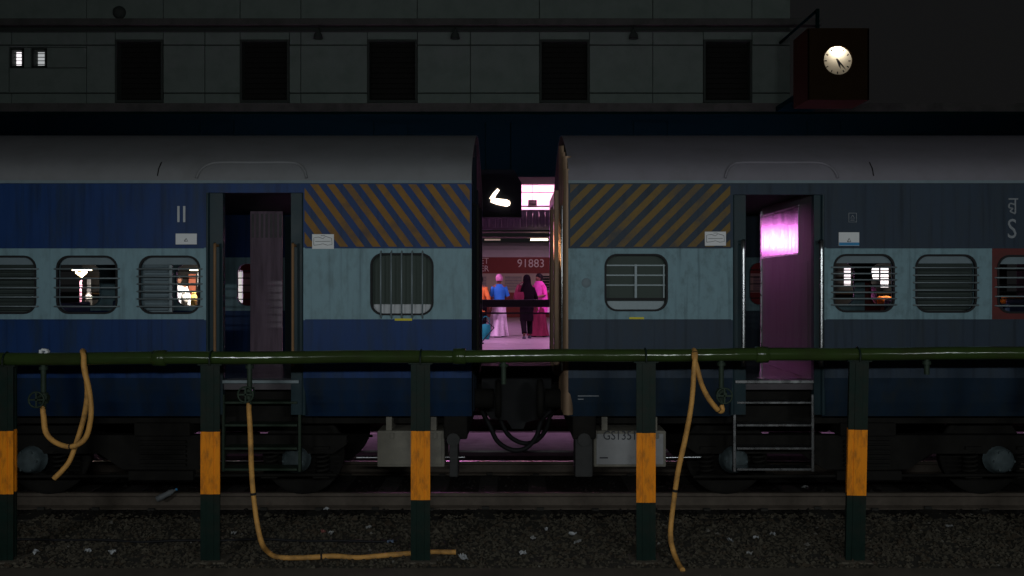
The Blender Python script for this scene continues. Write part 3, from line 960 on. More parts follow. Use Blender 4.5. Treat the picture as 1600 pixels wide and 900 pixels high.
# ------------------------------------------------------------------ stalls on the far platform (seen through the carriage windows)
def stall(name, label, x0, x1, y, pw, tubes, boards):
    t = thing(name, label, 'stall', ((x0 + x1) / 2, y + .6, PZ))
    org = tuple(t.location)
    zr = PZ + 2.3
    MB().box(x0 - .15, x1 + .15, y - .3, y + 1.5, zr, zr + .06).build('roof', M['under'], t, org)
    MB().box(x0, x1, y + 1.3, y + 1.35, PZ, zr).build('back_panel', M['opening'], t, org)
    MB().box(x0, x1, y, y + .5, PZ, PZ + .9, .01).build('counter', M['under'], t, org)
    for q in (x0 + .03, x1 - .03): MB().box(q - .03, q + .03, y - .03, y + .03, PZ, zr).build('post', M['brown'], t, org)
    for q in range(2): MB().box(x0 + .1, x1 - .1, y + 1.1, y + 1.3, PZ + 1.15 + q * .4, PZ + 1.18 + q * .4).build('shelf', M['brown'], t, org)
    for a, b in tubes:
        zt_ = Z(421, y + .1)
        MB().cyl((X(a, y + .1), y + .1, zt_), (X(b, y + .1), y + .1, zt_), .03, 10).build('tube', M['tube_warm'], t, org)
        area('stall_light', ((X(a, y) + X(b, y)) / 2 - org[0], y + .1 - org[1], zt_ - .06 - PZ), (R(35), 0, 0), .4, .08, pw, (1, .92, .82), t)
    for a, b, c, d, m_ in boards:
        yy = y + 1.05
        MB().box(X(a, yy), X(b, yy), yy - .01, yy + .01, Z(d, yy), Z(c, yy), .003).build('board', m_, t, org)
    return t
LWH = emis('board_glow', (1, .9, .97), 1.1)  # glow put into the white boards, in place of lamp light on them
s1x0, s1x1 = -10.6, -6.7
ts = stall('tea_stall', 'lit tea stall on the far platform seen through the left coach windows', s1x0, s1x1, 20.0, 34, ((113, 143), (297, 313)),
      ((309, 315, 424, 447, M['white']), (136, 142, 436, 465, M['housing']), (295, 306, 428, 470, mat('board_brick', (.30, .09, .05), .6))))
o_ = tuple(ts.location)
MB().lathe((X(127, 20.2), 20.2, Z(435, 20.2)), [(.02, 0), (.03, .04), (.11, .10), (.13, .14), (.12, .16)], 'z', 16).build('lamp_shade', emis('shade_glow', (1, .72, .30), 1.6), ts, o_)
MB().cyl((X(126, 20.3), 20.3, PZ + .9), (X(126, 20.3), 20.3, Z(438, 20.3)), .03, 8).build('pole', mat('pole_pinkish', (.75, .35, .5), .5), ts, o_)
s2x0, s2x1 = 7.0, 12.2
stall('fruit_stall', 'lit fruit stall on the far platform seen through the right coach windows', s2x0, s2x1, 20.0, 14, ((1400, 1425),),
      ((1319, 1329, 417, 447, LWH), (1362, 1373, 417, 437, LWH), (1376, 1388, 417, 449, LWH)))
wb = thing('notice_board', 'narrow white notice board on the platform, seen through the left coach door', 'board', (X(372, 20.5), 20.5, PZ))
MB().box(-.11, .11, -.02, .02, .95, 1.72, .01).build('panel', emis('notice_glow', (.8, .95, .9), .22), wb)  # white panel glows by itself, standing in for light on it
MB().cyl((0, 0, 0), (0, 0, .95), .025, 8).build('leg', M['housing'], wb)
def jar(x, y, z, m, r=.08, h=.26, label='', group=''):
    o = MB().lathe((0, 0, 0), [(0, 0), (r, 0), (r * 1.05, h * .5), (r, h * .75), (r * .6, h * .86), (r * .6, h * .9), (r * .7, h * .9), (r * .7, h), (0, h)], 'z', 14).build('jar', m)
    o.location = (x, y, z); tag(o, label, 'jar', group); return o
wj = mat('jar_white', (.8, .78, .72), .3, var=.1); oj = mat('fruit_orange', (.85, .22, .03), .5, var=.2, scale=10); yj = mat('jar_yellow', (.8, .55, .15), .4)
j0 = None
JL = ['big white jar on the tea stall counter behind the second window from the left', 'white jar beside the person in white on the tea stall counter', 'yellow jar under the right hand tube of the tea stall']
for k, (p_, mm) in enumerate(((139, wj), (288, wj), (303, yj))):
    jar(X(p_, 20.25), 20.25, PZ + .9, mm, .07, .30, JL[k])
FL = ['orange fruit pile, left one, seen through the barred window right of the steel door', 'orange fruit pile under the white board right of the rose shirt', 'pale melon at the front of the fruit stall',
      'orange fruit at the left of the maroon edged window', 'orange fruit in the middle of the maroon edged window', 'pale fruit at the right of the maroon edged window', 'orange fruit at the right frame edge']
for k, (p_, mm, zz) in enumerate(((1377, oj, .95), (1386, oj, .93), (1381, wj, .78), (1572, oj, .93), (1580, oj, 1.05), (1583, wj, .80), (1590, oj, .98))):
    o = MB().lathe((0, 0, 0), [(0, 0), (.09, .02), (.12, .10), (.10, .19), (.03, .22), (0, .21)], 'z', 14).build('fruit', mm)
    o.location = (X(p_, 19.6 if zz < .9 else 20.25), 19.62 if zz < .9 else 20.25, PZ + (.9 if zz > .9 else .66))
    tag(o, FL[k], 'fruit')
MB_ = thing('fruit_stand', 'low dark stand carrying pale melons before the fruit stall', 'stand', (9.9, 19.65, PZ))
MB().box(-1.9, 1.9, -.15, .15, .60, .66, .01).build('top', M['under'], MB_)
for q in (-1.7, 1.7): MB().box(q - .03, q + .03, -.1, .1, 0, .6).build('leg', M['under'], MB_)

# ------------------------------------------------------------------ coaches
SY0 = 9.0           # near side plane
WID = 3.24
zG, zS, zP, zB, zF = 3.317, 2.637, 1.883, .87, 1.25
RP = [(-.012, 3.317), (-.012, 3.38), (.02, 3.46), (.09, 3.535), (.22, 3.62), (.42, 3.72), (.68, 3.83), (.98, 3.94), (1.3, 4.03), (1.62, 4.07)]
def roof_dy(z):
    for (a, za), (b, zb) in zip(RP, RP[1:]):
        if za <= z <= zb: return a + (b - a) * (z - za) / (zb - za)
    return 0

def rrect(cx, cz, w, h, r, k=6):
    """rounded rectangle, starts at right side going counter-clockwise (x,z)"""
    pts = []
    for (sx, sz, a0) in ((1, 1, 0), (-1, 1, 90), (-1, -1, 180), (1, -1, 270)):
        for j in range(k + 1):
            a = R(a0 + 90 * j / k)
            pts.append((cx + sx * (w / 2 - r) + r * math.cos(a), cz + sz * (h / 2 - r) + r * math.sin(a), j, sx, sz))
    return pts

def holed(mb, x0, x1, z0, z1, cx, cz, w, h, y, depth, k=6):
    pts = rrect(cx, cz, w, h, .13, k)
    inner = []; outer = []
    for i, (px, pz, j, sx, sz) in enumerate(pts):
        inner.append((px, y, pz))
        X1 = x1 if sx > 0 else x0
        Z1 = z1 if sz > 0 else z0
        firsthalf_side = (sx * sz > 0)   # arc starts on the vertical side for quadrants 1 and 3
        if j == k // 2: outer.append((X1, y, Z1))
        elif (j < k // 2) == firsthalf_side: outer.append((X1, y, pz))
        else: outer.append((px, y, Z1))
    n = len(pts)
    mb.add(inner + outer, [(i, (i + 1) % n, (i + 1) % n + n, i + n) for i in range(n)])
    rev = [(a, y + depth, c) for a, b, c in inner]
    mb.add(inner + rev, [(i, i + n, (i + 1) % n + n, (i + 1) % n) for i in range(n)])

def ring(cx, cz, w, h, y0, y1, t, r=.13):
    mb = MB()
    a = rrect(cx, cz, w, h, r); b = rrect(cx, cz, w - 2 * t, h - 2 * t, r - t * .7)
    n = len(a)
    v = [(p[0], y0, p[1]) for p in a] + [(p[0], y0, p[1]) for p in b] + [(p[0], y1, p[1]) for p in a] + [(p[0], y1, p[1]) for p in b]
    f = []
    for i in range(n):
        j = (i + 1) % n
        f += [(i, j, j + n, i + n), (i + 2 * n, i + 3 * n, j + 3 * n, j + 2 * n), (i, i + 2 * n, j + 2 * n, j), (i + n, j + n, j + 3 * n, i + 3 * n)]
    mb.add(v, f)
    return mb

def coach(cfg):
    sg_ = cfg['sg']; xe = cfg['xe']; L = cfg['L']
    blue, pale, roofm = M[cfg['blue']], M[cfg['pale']], M[cfg['roof']]
    t = thing('train_coach', cfg['label'], 'train coach', (xe, SY0 + WID / 2, RZ))
    org = tuple(t.location)
    B = lambda mb, nm, m, par=t: mb.build(nm, m, par, org)
    xo = xe + sg_ * L
    lo, hi = min(xe, xo), max(xe, xo)
    d0, d1 = sorted(cfg['door'])              # door zone (with jambs)
    for side in (0, 1):
        y = SY0 if side == 0 else SY0 + WID
        dd = .06 if side == 0 else -.06
        inn = 1 if side == 0 else -1
        mb = MB()
        wins = sorted(cfg['wins'], key=lambda q: q['x'])
        segs = [(lo, d0), (d1, hi)]
        for (a, b) in segs:
            for bi, (z0, z1, m_) in enumerate(((1.28, zP, 0), (zS, zG, 0))):
                mb.cur = m_
                mb.add([(a, y, z0), (b, y, z0), (b, y, z1), (a, y, z1)], [(0, 1, 2, 3)])
            # turn-under
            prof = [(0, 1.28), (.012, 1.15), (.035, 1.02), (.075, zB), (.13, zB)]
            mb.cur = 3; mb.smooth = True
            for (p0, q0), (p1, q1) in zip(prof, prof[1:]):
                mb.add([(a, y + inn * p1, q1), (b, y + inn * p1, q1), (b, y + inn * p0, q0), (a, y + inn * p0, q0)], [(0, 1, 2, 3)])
            mb.smooth = False
            ws = [q for q in wins if a < q['x'] < b]
            edges = [a]
            for q in ws: edges += [q['x'] - q['w'] / 2 - .05, q['x'] + q['w'] / 2 + .05]
            edges.append(b)
            for i in range(len(edges) - 1):
                e0, e1 = edges[i], edges[i + 1]
                mid = (e0 + e1) / 2
                mb.cur = 2 if (cfg.get('maroon_x') and mid > cfg['maroon_x']) else 1
                if i % 2 == 0:
                    if cfg.get('maroon_x') and e0 < cfg['maroon_x'] < e1:
                        c_ = cfg['maroon_x']
                        mb.cur = 1; mb.add([(e0, y, zP), (c_, y, zP), (c_, y, zS), (e0, y, zS)], [(0, 1, 2, 3)])
                        mb.cur = 2; mb.add([(c_, y, zP), (e1, y, zP), (e1, y, zS), (c_, y, zS)], [(0, 1, 2, 3)])
                    else: mb.add([(e0, y, zP), (e1, y, zP), (e1, y, zS), (e0, y, zS)], [(0, 1, 2, 3)])
                else:
                    q = ws[i // 2]
                    holed(mb, e0, e1, zP, zS, q['x'], q['z'], q['w'], q['h'], y, dd)
        # header above the door
        mb.cur = 0
        zh = cfg['zh']
        mb.add([(d0, y, zh), (d1, y, zh), (d1, y, zG), (d0, y, zG)], [(0, 1, 2, 3)])
        mb.add([(d0, y, zh), (d1, y, zh), (d1, y + inn * .08, zh), (d0, y + inn * .08, zh)], [(0, 1, 2, 3)])
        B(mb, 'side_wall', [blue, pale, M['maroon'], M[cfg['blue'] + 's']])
        # jambs, set back a little
        o0, o1 = sorted(cfg['open'])
        for (a, b) in ((d0, o0), (o1, d1)):
            mb = MB().box(a, b, y + inn * .045, y + inn * .12, zB + .02, zh - .001)
            mb.tube([(a if a == d0 else b, y + inn * .03, zB + .02), (a if a == d0 else b, y + inn * .03, zh)], .022, 8)
            B(mb, 'door_jamb', M['jamb'])
    # beading
    for zz in (zS, zP):
        for (a, b) in ((lo, d0 - .02), (d1 + .02, hi)):
            MB().box(a, b, SY0 - .008, SY0 - .001, zz - .008, zz + .008).build('beading', blue, t, org)
    # weld seams on the side sheets
    for (a, b) in ((lo, d0), (d1, hi)):
        k = a + .9
        while k < b - .2:
            for z0, z1 in ((1.30, zP - .012), (zS + .012, zG - .03)):
                MB().box(k - .004, k + .004, SY0 - .0025, SY0 - .0005, z0, z1).build('weld_seam', blue, t, org)
            k += 1.72
    # roof
    prof = [(SY0 + a, z) for a, z in RP] + [(SY0 + WID - a, z) for a, z in RP[::-1][1:]]
    mb = MB(); mb.smooth = True
    xs_ = [lo - .0, hi + .0]
    n = len(prof)
    mb.add([(lo, a, z) for a, z in prof] + [(hi, a, z) for a, z in prof], [(i, i + 1, i + 1 + n, i + n) for i in range(n - 1)])
    rf = B(mb, 'roof', roofm)
    mb = MB().box(lo, hi, SY0 - .03, SY0 + .0, zG - .012, zG + .018)
    mb.box(lo, hi, SY0 + WID, SY0 + WID + .03, zG - .012, zG + .018)
    mb.build('gutter', M['shutter'], rf, org)
    # roof seams
    for sx in cfg['seams']:
        mb = MB(); pts = [(sx, SY0 + a - .004 if a < .5 else SY0 + a, z + .004) for a, z in RP[1:4]]
        mb.tube(pts, .005, 6); mb.build('seam', M['under'], rf, org)
    # arched rain hood over the door
    a0, a1 = cfg['hood']
    zt = 3.535
    pts = []
    for (xx, zz) in ((a0, 3.36), (a0 + .03, 3.44), (a0 + .09, 3.505), (a0 + .2, zt), ((a0 + a1) / 2, zt), (a1 - .2, zt), (a1 - .09, 3.505), (a1 - .03, 3.44), (a1, 3.36)):
        pts.append((xx, SY0 + roof_dy(zz) - .012, zz))
    mb = MB(); sp_ = [Vector(p) for p in smooth_path(pts, 5)]
    mb.tube(sp_, .014, 8); mb.build('rain_hood', roofm, rf, org)
    # ends
    for ex, em in ((xe, cfg['end']), (xo, 'endnavy')):
        poly = [(SY0 + .12, zB)] + [(SY0 + .0, 1.28)] + [(SY0, zG)] + [(a, z) for a, z in prof[1:-1]] + [(SY0 + WID, zG), (SY0 + WID, 1.28), (SY0 + WID - .12, zB)]
        s2 = 1 if ex == lo else -1
        mb = MB(); mb.prism([(min(max(a, SY0 + .003), SY0 + WID - .003), z - .004) for a, z in poly], ex + s2 * .002, ex + s2 * .05, 'x')
        B(mb, 'end_wall', M['endupper' if em == 'endbrown' else em])
    # gangway door and frame on the facing end
    yc = SY0 + WID / 2
    s2 = -sg_
    mb = MB()
    for (ya, yb_) in ((yc - .62, yc - .48), (yc + .48, yc + .62)): mb.box(xe, xe + s2 * cfg['gang'], ya, yb_, 1.2, 3.35, .015)
    mb.box(xe, xe + s2 * cfg['gang'], yc - .48, yc + .48, 3.22, 3.35, .015)
    B(mb, 'gangway_frame', M[cfg['end']])
    MB().box(xe, xe + s2 * .02, yc - .47, yc + .47, 1.22, 3.2).build('gangway_door', M['endnavy'], t, org)
    # ribs and rails on the end wall
    for yy in (SY0 + .07, SY0 + .24, SY0 + .42, SY0 + .62, SY0 + .86) if sg_ > 0 else (SY0 + .3, SY0 + .8):
        MB().cyl((xe, yy, .89), (xe, yy, max(z for a, z in RP if a <= yy - SY0) - .0), .055 if sg_ > 0 else .02, 14).build('rib', M[cfg['end']], t, org)
    MB().tube([(xe, SY0 + .1, 3.1), (xe + s2 * .06, SY0 + .1, 3.08), (xe + s2 * .06, SY0 + .1, 1.35), (xe, SY0 + .1, 1.33)], .016, 8).build('end_handrail', M['steel'] if sg_ > 0 else M['under'], t, org)
    # interior
    MB().box(lo + .06, hi - .06, SY0 + .07, SY0 + WID - .07, zF - .1, zF).build('floor', M['glossfloor'], t, org)
    MB().box(lo + .06, hi - .06, SY0 + .07, SY0 + WID - .07, 3.24, 3.27).build('ceiling', M['interior'], t, org)
    # inner liners above and below windows (thickness of the walls)
    # toilet cubicle
    tx = cfg['toilet']
    MB().box(tx - .02, tx + .02, SY0 + .07, SY0 + 1.2, zF, 3.24).build('bulkhead', M['interior'], t, org)
    MB().box(tx - .02, tx + .02, SY0 + 2.05, SY0 + WID - .07, zF, 3.24).build('bulkhead', M['interior'], t, org)
    ta, tb = sorted((tx, xe - s2 * .06))
    MB().box(ta + .02, tb, SY0 + 1.18, SY0 + 1.22, zF, 3.24).build('bulkhead', M['interior'], t, org)
    MB().box(ta + .02, tb, SY0 + 2.03, SY0 + 2.07, zF, 3.24).build('bulkhead', M['interior'], t, org)
    # seats
    sx = cfg['seat0']
    proto = None
    for k in range(cfg['nseat']):
        cx = sx + sg_ * k * 1.7
        if proto is None:
            mb = MB().box(-.03, .03, .0, 1.15, .0, .80, .02)
            mb.box(-.5, -.03, .0, 1.15, .38, .46, .02); mb.box(.03, .5, .0, 1.15, .38, .46, .02)
            proto = mb.build('seat', M['seat'], t)
            proto.location = (cx - org[0], SY0 + .12 - org[1], zF - org[2])
        else: again(proto, (cx - org[0], SY0 + .12 - org[1], zF - org[2]), t)
        again(proto, (cx - org[0], SY0 + WID - 1.3 - org[1], zF - org[2]), t)
    # windows
    for q in cfg['wins']:
        cx, cz, w_, h_ = q['x'], q['z'], q['w'], q['h']
        fr = ring(cx, cz, w_ + .02, h_ + .02, SY0 - .008, SY0 + .02, .02).build('window', M['black'], t, org)
        st = q['style']
        if st == 'toilet_v':
            MB().box(cx - w_ / 2, cx + w_ / 2, SY0 + .062, SY0 + .07, cz - h_ / 2, cz + h_ / 2).build('pane', M['frost'], fr, org)
            MB().box(cx - w_ / 2 + .02, cx + w_ / 2 - .02, SY0 + .035, SY0 + .06, cz - h_ / 2, cz - h_ / 2 + .105, .006).build('ledge', M['lettering'], fr, org)
            for k in range(5):
                bx = cx + (k - 2) * .108 - .0
                MB().tube([(bx, SY0 + .005, cz + h_ / 2 + .03), (bx, SY0 - .03, cz + h_ / 2), (bx, SY0 - .03, cz - h_ / 2 - .01), (bx, SY0 + .005, cz - h_ / 2 - .04)], .009, 8).build('bar', M['bar'], fr, org)
        elif st == 'toilet_h':
            MB().box(cx - w_ / 2, cx + w_ / 2, SY0 + .062, SY0 + .07, cz - h_ / 2, cz + h_ / 2).build('pane', M['frost'], fr, org)
            MB().box(cx - w_ / 2 + .02, cx + w_ / 2 - .02, SY0 + .035, SY0 + .06, cz - h_ / 2, cz - h_ / 2 + .10, .006).build('ledge', M['bar'], fr, org)
            MB().box(cx - w_ / 2, cx + w_ / 2, SY0 + .02, SY0 + .05, cz - h_ / 2 + .105, cz - h_ / 2 + .13).build('rail', M['black'], fr, org)
            for zz in (.20, .085, -.03):
                MB().box(cx - w_ / 2 + .01, cx + w_ / 2 - .01, SY0 + .03, SY0 + .045, cz + zz * .9 - .007, cz + zz * .9 + .007).build('glazing_bar', M['bar'], fr, org)
            MB().box(cx - .012, cx + .012, SY0 + .026, SY0 + .05, cz - h_ / 2 + .13, cz + h_ / 2 - .1).build('glazing_bar', M['bar'], fr, org)
            MB().box(cx + w_ / 2 - .035, cx + w_ / 2 - .02, SY0 + .026, SY0 + .05, cz - h_ / 2 + .13, cz + h_ / 2 - .1).build('glazing_bar', M['bar'], fr, org)
        else:
            # lowered strip of the shutter at the top
            MB().box(cx - w_ / 2 + .01, cx + w_ / 2 - .01, SY0 + .03, SY0 + .05, cz + h_ / 2 - .085, cz + h_ / 2).build('shutter', M['shutter'], fr, org)
            nb = q.get('nb', 5)
            for k in range(nb):
                zz = cz + h_ / 2 - .13 - k * (h_ - .20) / (nb - 1)
                MB().tube([(cx - w_ / 2 - .03, SY0 + .005, zz), (cx - w_ / 2 - .02, SY0 - .022, zz), (cx + w_ / 2 + .02, SY0 - .022, zz), (cx + w_ / 2 + .03, SY0 + .005, zz)], .0085, 8).build('bar', M['bar'], fr, org)
            if st == 'closed' or st == 'half':
                xa_, xb_ = cx - w_ / 2, cx + w_ / 2 if st == 'closed' else cx - .01
                mb = MB().box(xa_, xb_, SY0 + .07, SY0 + .085, cz - h_ / 2, cz + h_ / 2)
                for k in range(11):
                    zz = cz - h_ / 2 + .02 + k * (h_ - .1) / 11
                    mb.prism([(SY0 + .07, zz), (SY0 + .045, zz + .01), (SY0 + .07, zz + .035)], xa_ + .03, xb_ - .03, 'x')
                mb.build('louvre', M['shutter'] if st == 'half' else M['interior'], fr, org)
                if st == 'half': MB().box(cx - .012, cx + .014, SY0 + .03, SY0 + .06, cz - h_ / 2, cz + h_ / 2 - .08).build('mullion', M['bar'], fr, org)
        # far side: closed shutter, or left open
        if not q.get('far_open'):
            MB().box(cx - w_ / 2, cx + w_ / 2, SY0 + WID - .085, SY0 + WID - .07, cz - h_ / 2, cz + h_ / 2).build('far_shutter', M['interior'], t, org)
        else:
            mb = MB()
            for k in range(5):
                zz = cz - h_ / 2 + .09 + k * .1
                mb.tube([(cx - w_ / 2, SY0 + WID + .01, zz), (cx + w_ / 2, SY0 + WID + .01, zz)], .008, 6)
            mb.build('far_bars', M['black'], t, org)
    # warning stripes
    a, b = cfg['stripes']; za, zb2 = zS + .01, zG - .02
    slope = cfg['slope'] * (zb2 - za)
    per = cfg['per']; wd = per * .5
    x = a - abs(slope) - per
    mb = MB()
    while x < b + abs(slope) + per:
        # bottom edge [x,x+wd], top edge shifted by slope
        poly = [(x, za), (x + wd, za), (x + wd + slope, zb2), (x + slope, zb2)]
        def clip(poly, lim, keep_ge):
            out = []
            for i in range(len(poly)):
                p, q = poly[i], poly[(i + 1) % len(poly)]
                ip = (p[0] >= lim) if keep_ge else (p[0] <= lim)
                iq = (q[0] >= lim) if keep_ge else (q[0] <= lim)
                if ip: out.append(p)
                if ip != iq:
                    tt = (lim - p[0]) / (q[0] - p[0]); out.append((lim, p[1] + tt * (q[1] - p[1])))
            return out
        pl = clip(clip(poly, a, True), b, False)
        if len(pl) >= 3: mb.prism(pl, SY0 - .0035, SY0 - .0005, 'y')
        x += per
    B(mb, 'warning_stripes', M[cfg['stripem']])
    # steel partition of the vestibule, seen through the doorway
    (pa, pb) = cfg['partition']
    mb = MB()
    dx_, dy_ = pb[0] - pa[0], pb[1] - pa[1]
    LL = math.hypot(dx_, dy_)
    mb.box(0, LL, 0, .03, zF, 3.235, .004)
    pt_ = mb.build('partition', M[cfg['partm']], t)
    pt_.location = (pa[0] - org[0], pa[1] - org[1], -org[2]); pt_.rotation_euler = (0, 0, math.atan2(dy_, dx_))
    if sg_ > 0:
        MB().box(LL - .02, LL + .005, -.012, .046, zF + .01, 3.2, .004).build('edge_strip', M['steel'], pt_)
        MB().box(.42, LL - .03, .031, .040, 2.60, 3.11, .004).build('steel_sheet', M['doorsteel'], pt_)
        for q in (2.585, 3.12): MB().box(.41, LL - .03, .031, .045, q, q + .014, .003).build('moulding', M['steel'], pt_)
        MB().box(.10, .42, .031, .036, 1.5, 2.5, .003).build('panel', M['dull'], pt_)
    else:
        for q in range(7): MB().box(.02 + q * LL / 7, .02 + q * LL / 7 + .035, -.012, -.001, 2.88, 3.2, .004).build('flute', M['mauve2'], pt_)
    # leaf of the door, folded back inside behind the jamb
    o0, o1 = sorted(cfg['open'])
    lx_ = o0 + .0 if sg_ > 0 else o1
    leaf = MB().box(-.02, .02, 0, .68, zF + .02, 3.16, .006).build('door_leaf', M['mauve'], t)
    leaf.location = (lx_ - s2 * -.03 - org[0], SY0 + .14 - org[1], -org[2])
    # handrails
    for hxp in cfg['rails']:
        zt_, zb3 = cfg['railz']
        r_ = .021 if sg_ > 0 else .015
        mb = MB(); mb.tube(smooth_path([(hxp, SY0 + .03, zt_ + .03), (hxp, SY0 - .05, zt_ + .02), (hxp, SY0 - .065, zt_ - .05), (hxp, SY0 - .065, zb3 + .05), (hxp, SY0 - .05, zb3), (hxp, SY0 + .04, zb3)], 4), r_, 10)
        B(mb, 'handrail', M[cfg['railm']])
    # steps
    l0, l1 = cfg['ladder']
    for k, zz in enumerate((1.017, .78, .537, .317)):
        MB().box(l0 + .02, l1 - .02, SY0 + .03, SY0 + .23, zz - .012, zz + .012, .004).build('footstep', M[cfg['stepm']], t, org)
    for lx in (l0, l1):
        MB().box(lx - .014, lx + .014, SY0 + .05, SY0 + .10, .29, 1.1, .004).build('step_rail', M[cfg['stepm']], t, org)
    MB().box(l0 + .0, l1 - .0, SY0 + .02, SY0 + .2, zF - .03, zF + .004, .004).build('threshold', M['steel'] if sg_ > 0 else M['bar'], t, org)
    # underframe and gear
    mb = MB().box(lo + .1, hi - .1, SY0 + .35, SY0 + .5, .75, 1.12)
    mb.box(lo + .1, hi - .1, SY0 + WID - .5, SY0 + WID - .35, .75, 1.12)
    mb.box(lo + .1, hi - .1, SY0 + .36, SY0 + WID - .36, 1.05, 1.15)
    mb.box(lo + .05 if sg_ > 0 else hi - .3, lo + .3 if sg_ > 0 else hi - .05, SY0 + .1, SY0 + WID - .1, .62, 1.12, .02)
    B(mb, 'underframe', M['under'])
    # buffers and coupling
    for yy in (SY0 + .65, SY0 + WID - .65):
        mb = MB().cyl((xe, yy, .98), (xe + s2 * .22, yy, .98), .11, 16)
        mb.lathe((xe + s2 * .27, yy, .98), [(0, -.04), (.2, -.035), (.225, 0), (.2, .03), (0, .03)], 'x', 20)
        B(mb, 'buffer', M['under'])
    mb = MB().box(xe - s2 * .1, xe + s2 * .3, yc - .12, yc + .12, .82, 1.05, .03)
    mb.tube([(xe + s2 * .2, yc, .93), (xe + s2 * .5, yc, .90)], .05, 10)
    B(mb, 'coupler', M['under'])
    # axle bogie
    ax = cfg['axles']
    BYf = SY0 + .42
    for y_ in (BYf, SY0 + WID - .42):
        a_, b_ = min(ax) - .55, max(ax) + .55
        mid = sum(ax) / 2
        mb = MB(); mb.prism([(a_, .52), (a_ + .15, .42), (mid - .7, .42), (mid - .45, .25), (mid + .45, .25), (mid + .7, .42), (b_ - .15, .42), (b_, .52), (b_, .62), (a_, .62)], y_ - .06, y_ + .06, 'y')
        bo_ = B(mb, 'bogie_frame', M['under'])
        for axx in ax:
            mb = MB()
            mb.lathe((axx, y_ - .13, .36), [(0, -.05), (.09, -.05), (.115, -.035), (.135, 0), (.14, .06), (.16, .10)], 'y', 18)
            for k in range(6): mb.cyl((axx + .105 * math.cos(k * PI / 3), y_ - .185, .36 + .105 * math.sin(k * PI / 3)), (axx + .105 * math.cos(k * PI / 3), y_ - .14, .36 + .105 * math.sin(k * PI / 3)), .014, 6)
            mb.build('axle_box', M['axle'], bo_, org)
            for s3 in (-.28, .28):
                pts = [(axx + s3 + .07 * math.cos(k * .7), y_ + .07 * math.sin(k * .7), .2 + k * .0055) for k in range(50)]
                mb = MB(); mb.tube(pts, .014, 6); mb.box(axx + s3 - .09, axx + s3 + .09, y_ - .09, y_ + .09, .16, .2)
                mb.box(axx + s3 - .09, axx + s3 + .09, y_ - .09, y_ + .09, .47, .5)
                mb.build('spring', M['under'], bo_, org)
        mb = MB()
        mb.box(mid - .35, mid + .35, y_ - .15, y_ - .06, .15, .25, .01); mb.box(mid - .3, mid + .3, y_ - .12, y_ + .2, .62, .76, .01)
        mb.tube([(a_ + .1, y_ - .1, .18), (b_ - .1, y_ - .1, .2)], .018, 6)
        for k in range(6): mb.box(mid - .25, mid + .25, y_ - .10, y_ + .1, .29 + k * .05, .315 + k * .05)
        mb.build('bolster', M['under'], bo_, org)
    for axx in ax:
        mb = MB()
        for y_ in (yc - .87, yc + .87):
            s4 = 1 if y_ < yc else -1
            mb.lathe((axx, y_, .36), [(.06, -.06), (.12, -.06), (.15, -.02), (.40, -.02), (.457, -.06), (.457, .06), (.42, .06), (.15, .03), (.06, .05)], 'y', 36)
        mb.cyl((axx, yc - .87, .36), (axx, yc + .87, .36), .08, 14)
        B(mb, 'wheelset', M['under'])
    # equipment box
    bx0, bx1 = cfg['box']
    mb = MB().box(bx0, bx1, SY0 + .17, SY0 + .75, .315, .70, .012)
    for q in (bx0 + .12, bx1 - .12): mb.box(q - .03, q + .03, SY0 + .2, SY0 + .5, .70, 1.08)
    bxo = B(mb, 'battery_box', M['box'])
    MB().box(bx0 + .03, bx1 - .03, SY0 + .160, SY0 + .169, .345, .67, .004).build('lid', M['box'] if sg_ < 0 else mat('box_pale', (.30, .30, .31), .55, var=.2, scale=6, dirt=(.09, .085, .08), dirt_amt=.6), bxo, org)
    for q in (bx0 + .16, bx1 - .10): 
        if sg_ < 0 or q > bx0 + .3: MB().box(q - .02, q + .02, SY0 + .145, SY0 + .16, .62, .68, .004).build('latch', M['box'], bxo, org)
    MB().box(cfg['hanger'][0], cfg['hanger'][1], SY0 + .12, SY0 + .4, .22, .86, .01).cyl(((cfg['hanger'][0] + cfg['hanger'][1]) / 2, SY0 + .08, .62), ((cfg['hanger'][0] + cfg['hanger'][1]) / 2, SY0 + .2, .62), .07, 12).build('brake_cylinder', mat('gear_grey', (.04, .04, .04), .6, var=.4, scale=12), t, org)
    mb = MB().cyl((cfg['rod'][0], SY0 + .3, .39), (cfg['rod'][1], SY0 + .3, .395), .016, 8)
    B(mb, 'brake_rod', M['steel'])
    return t, org

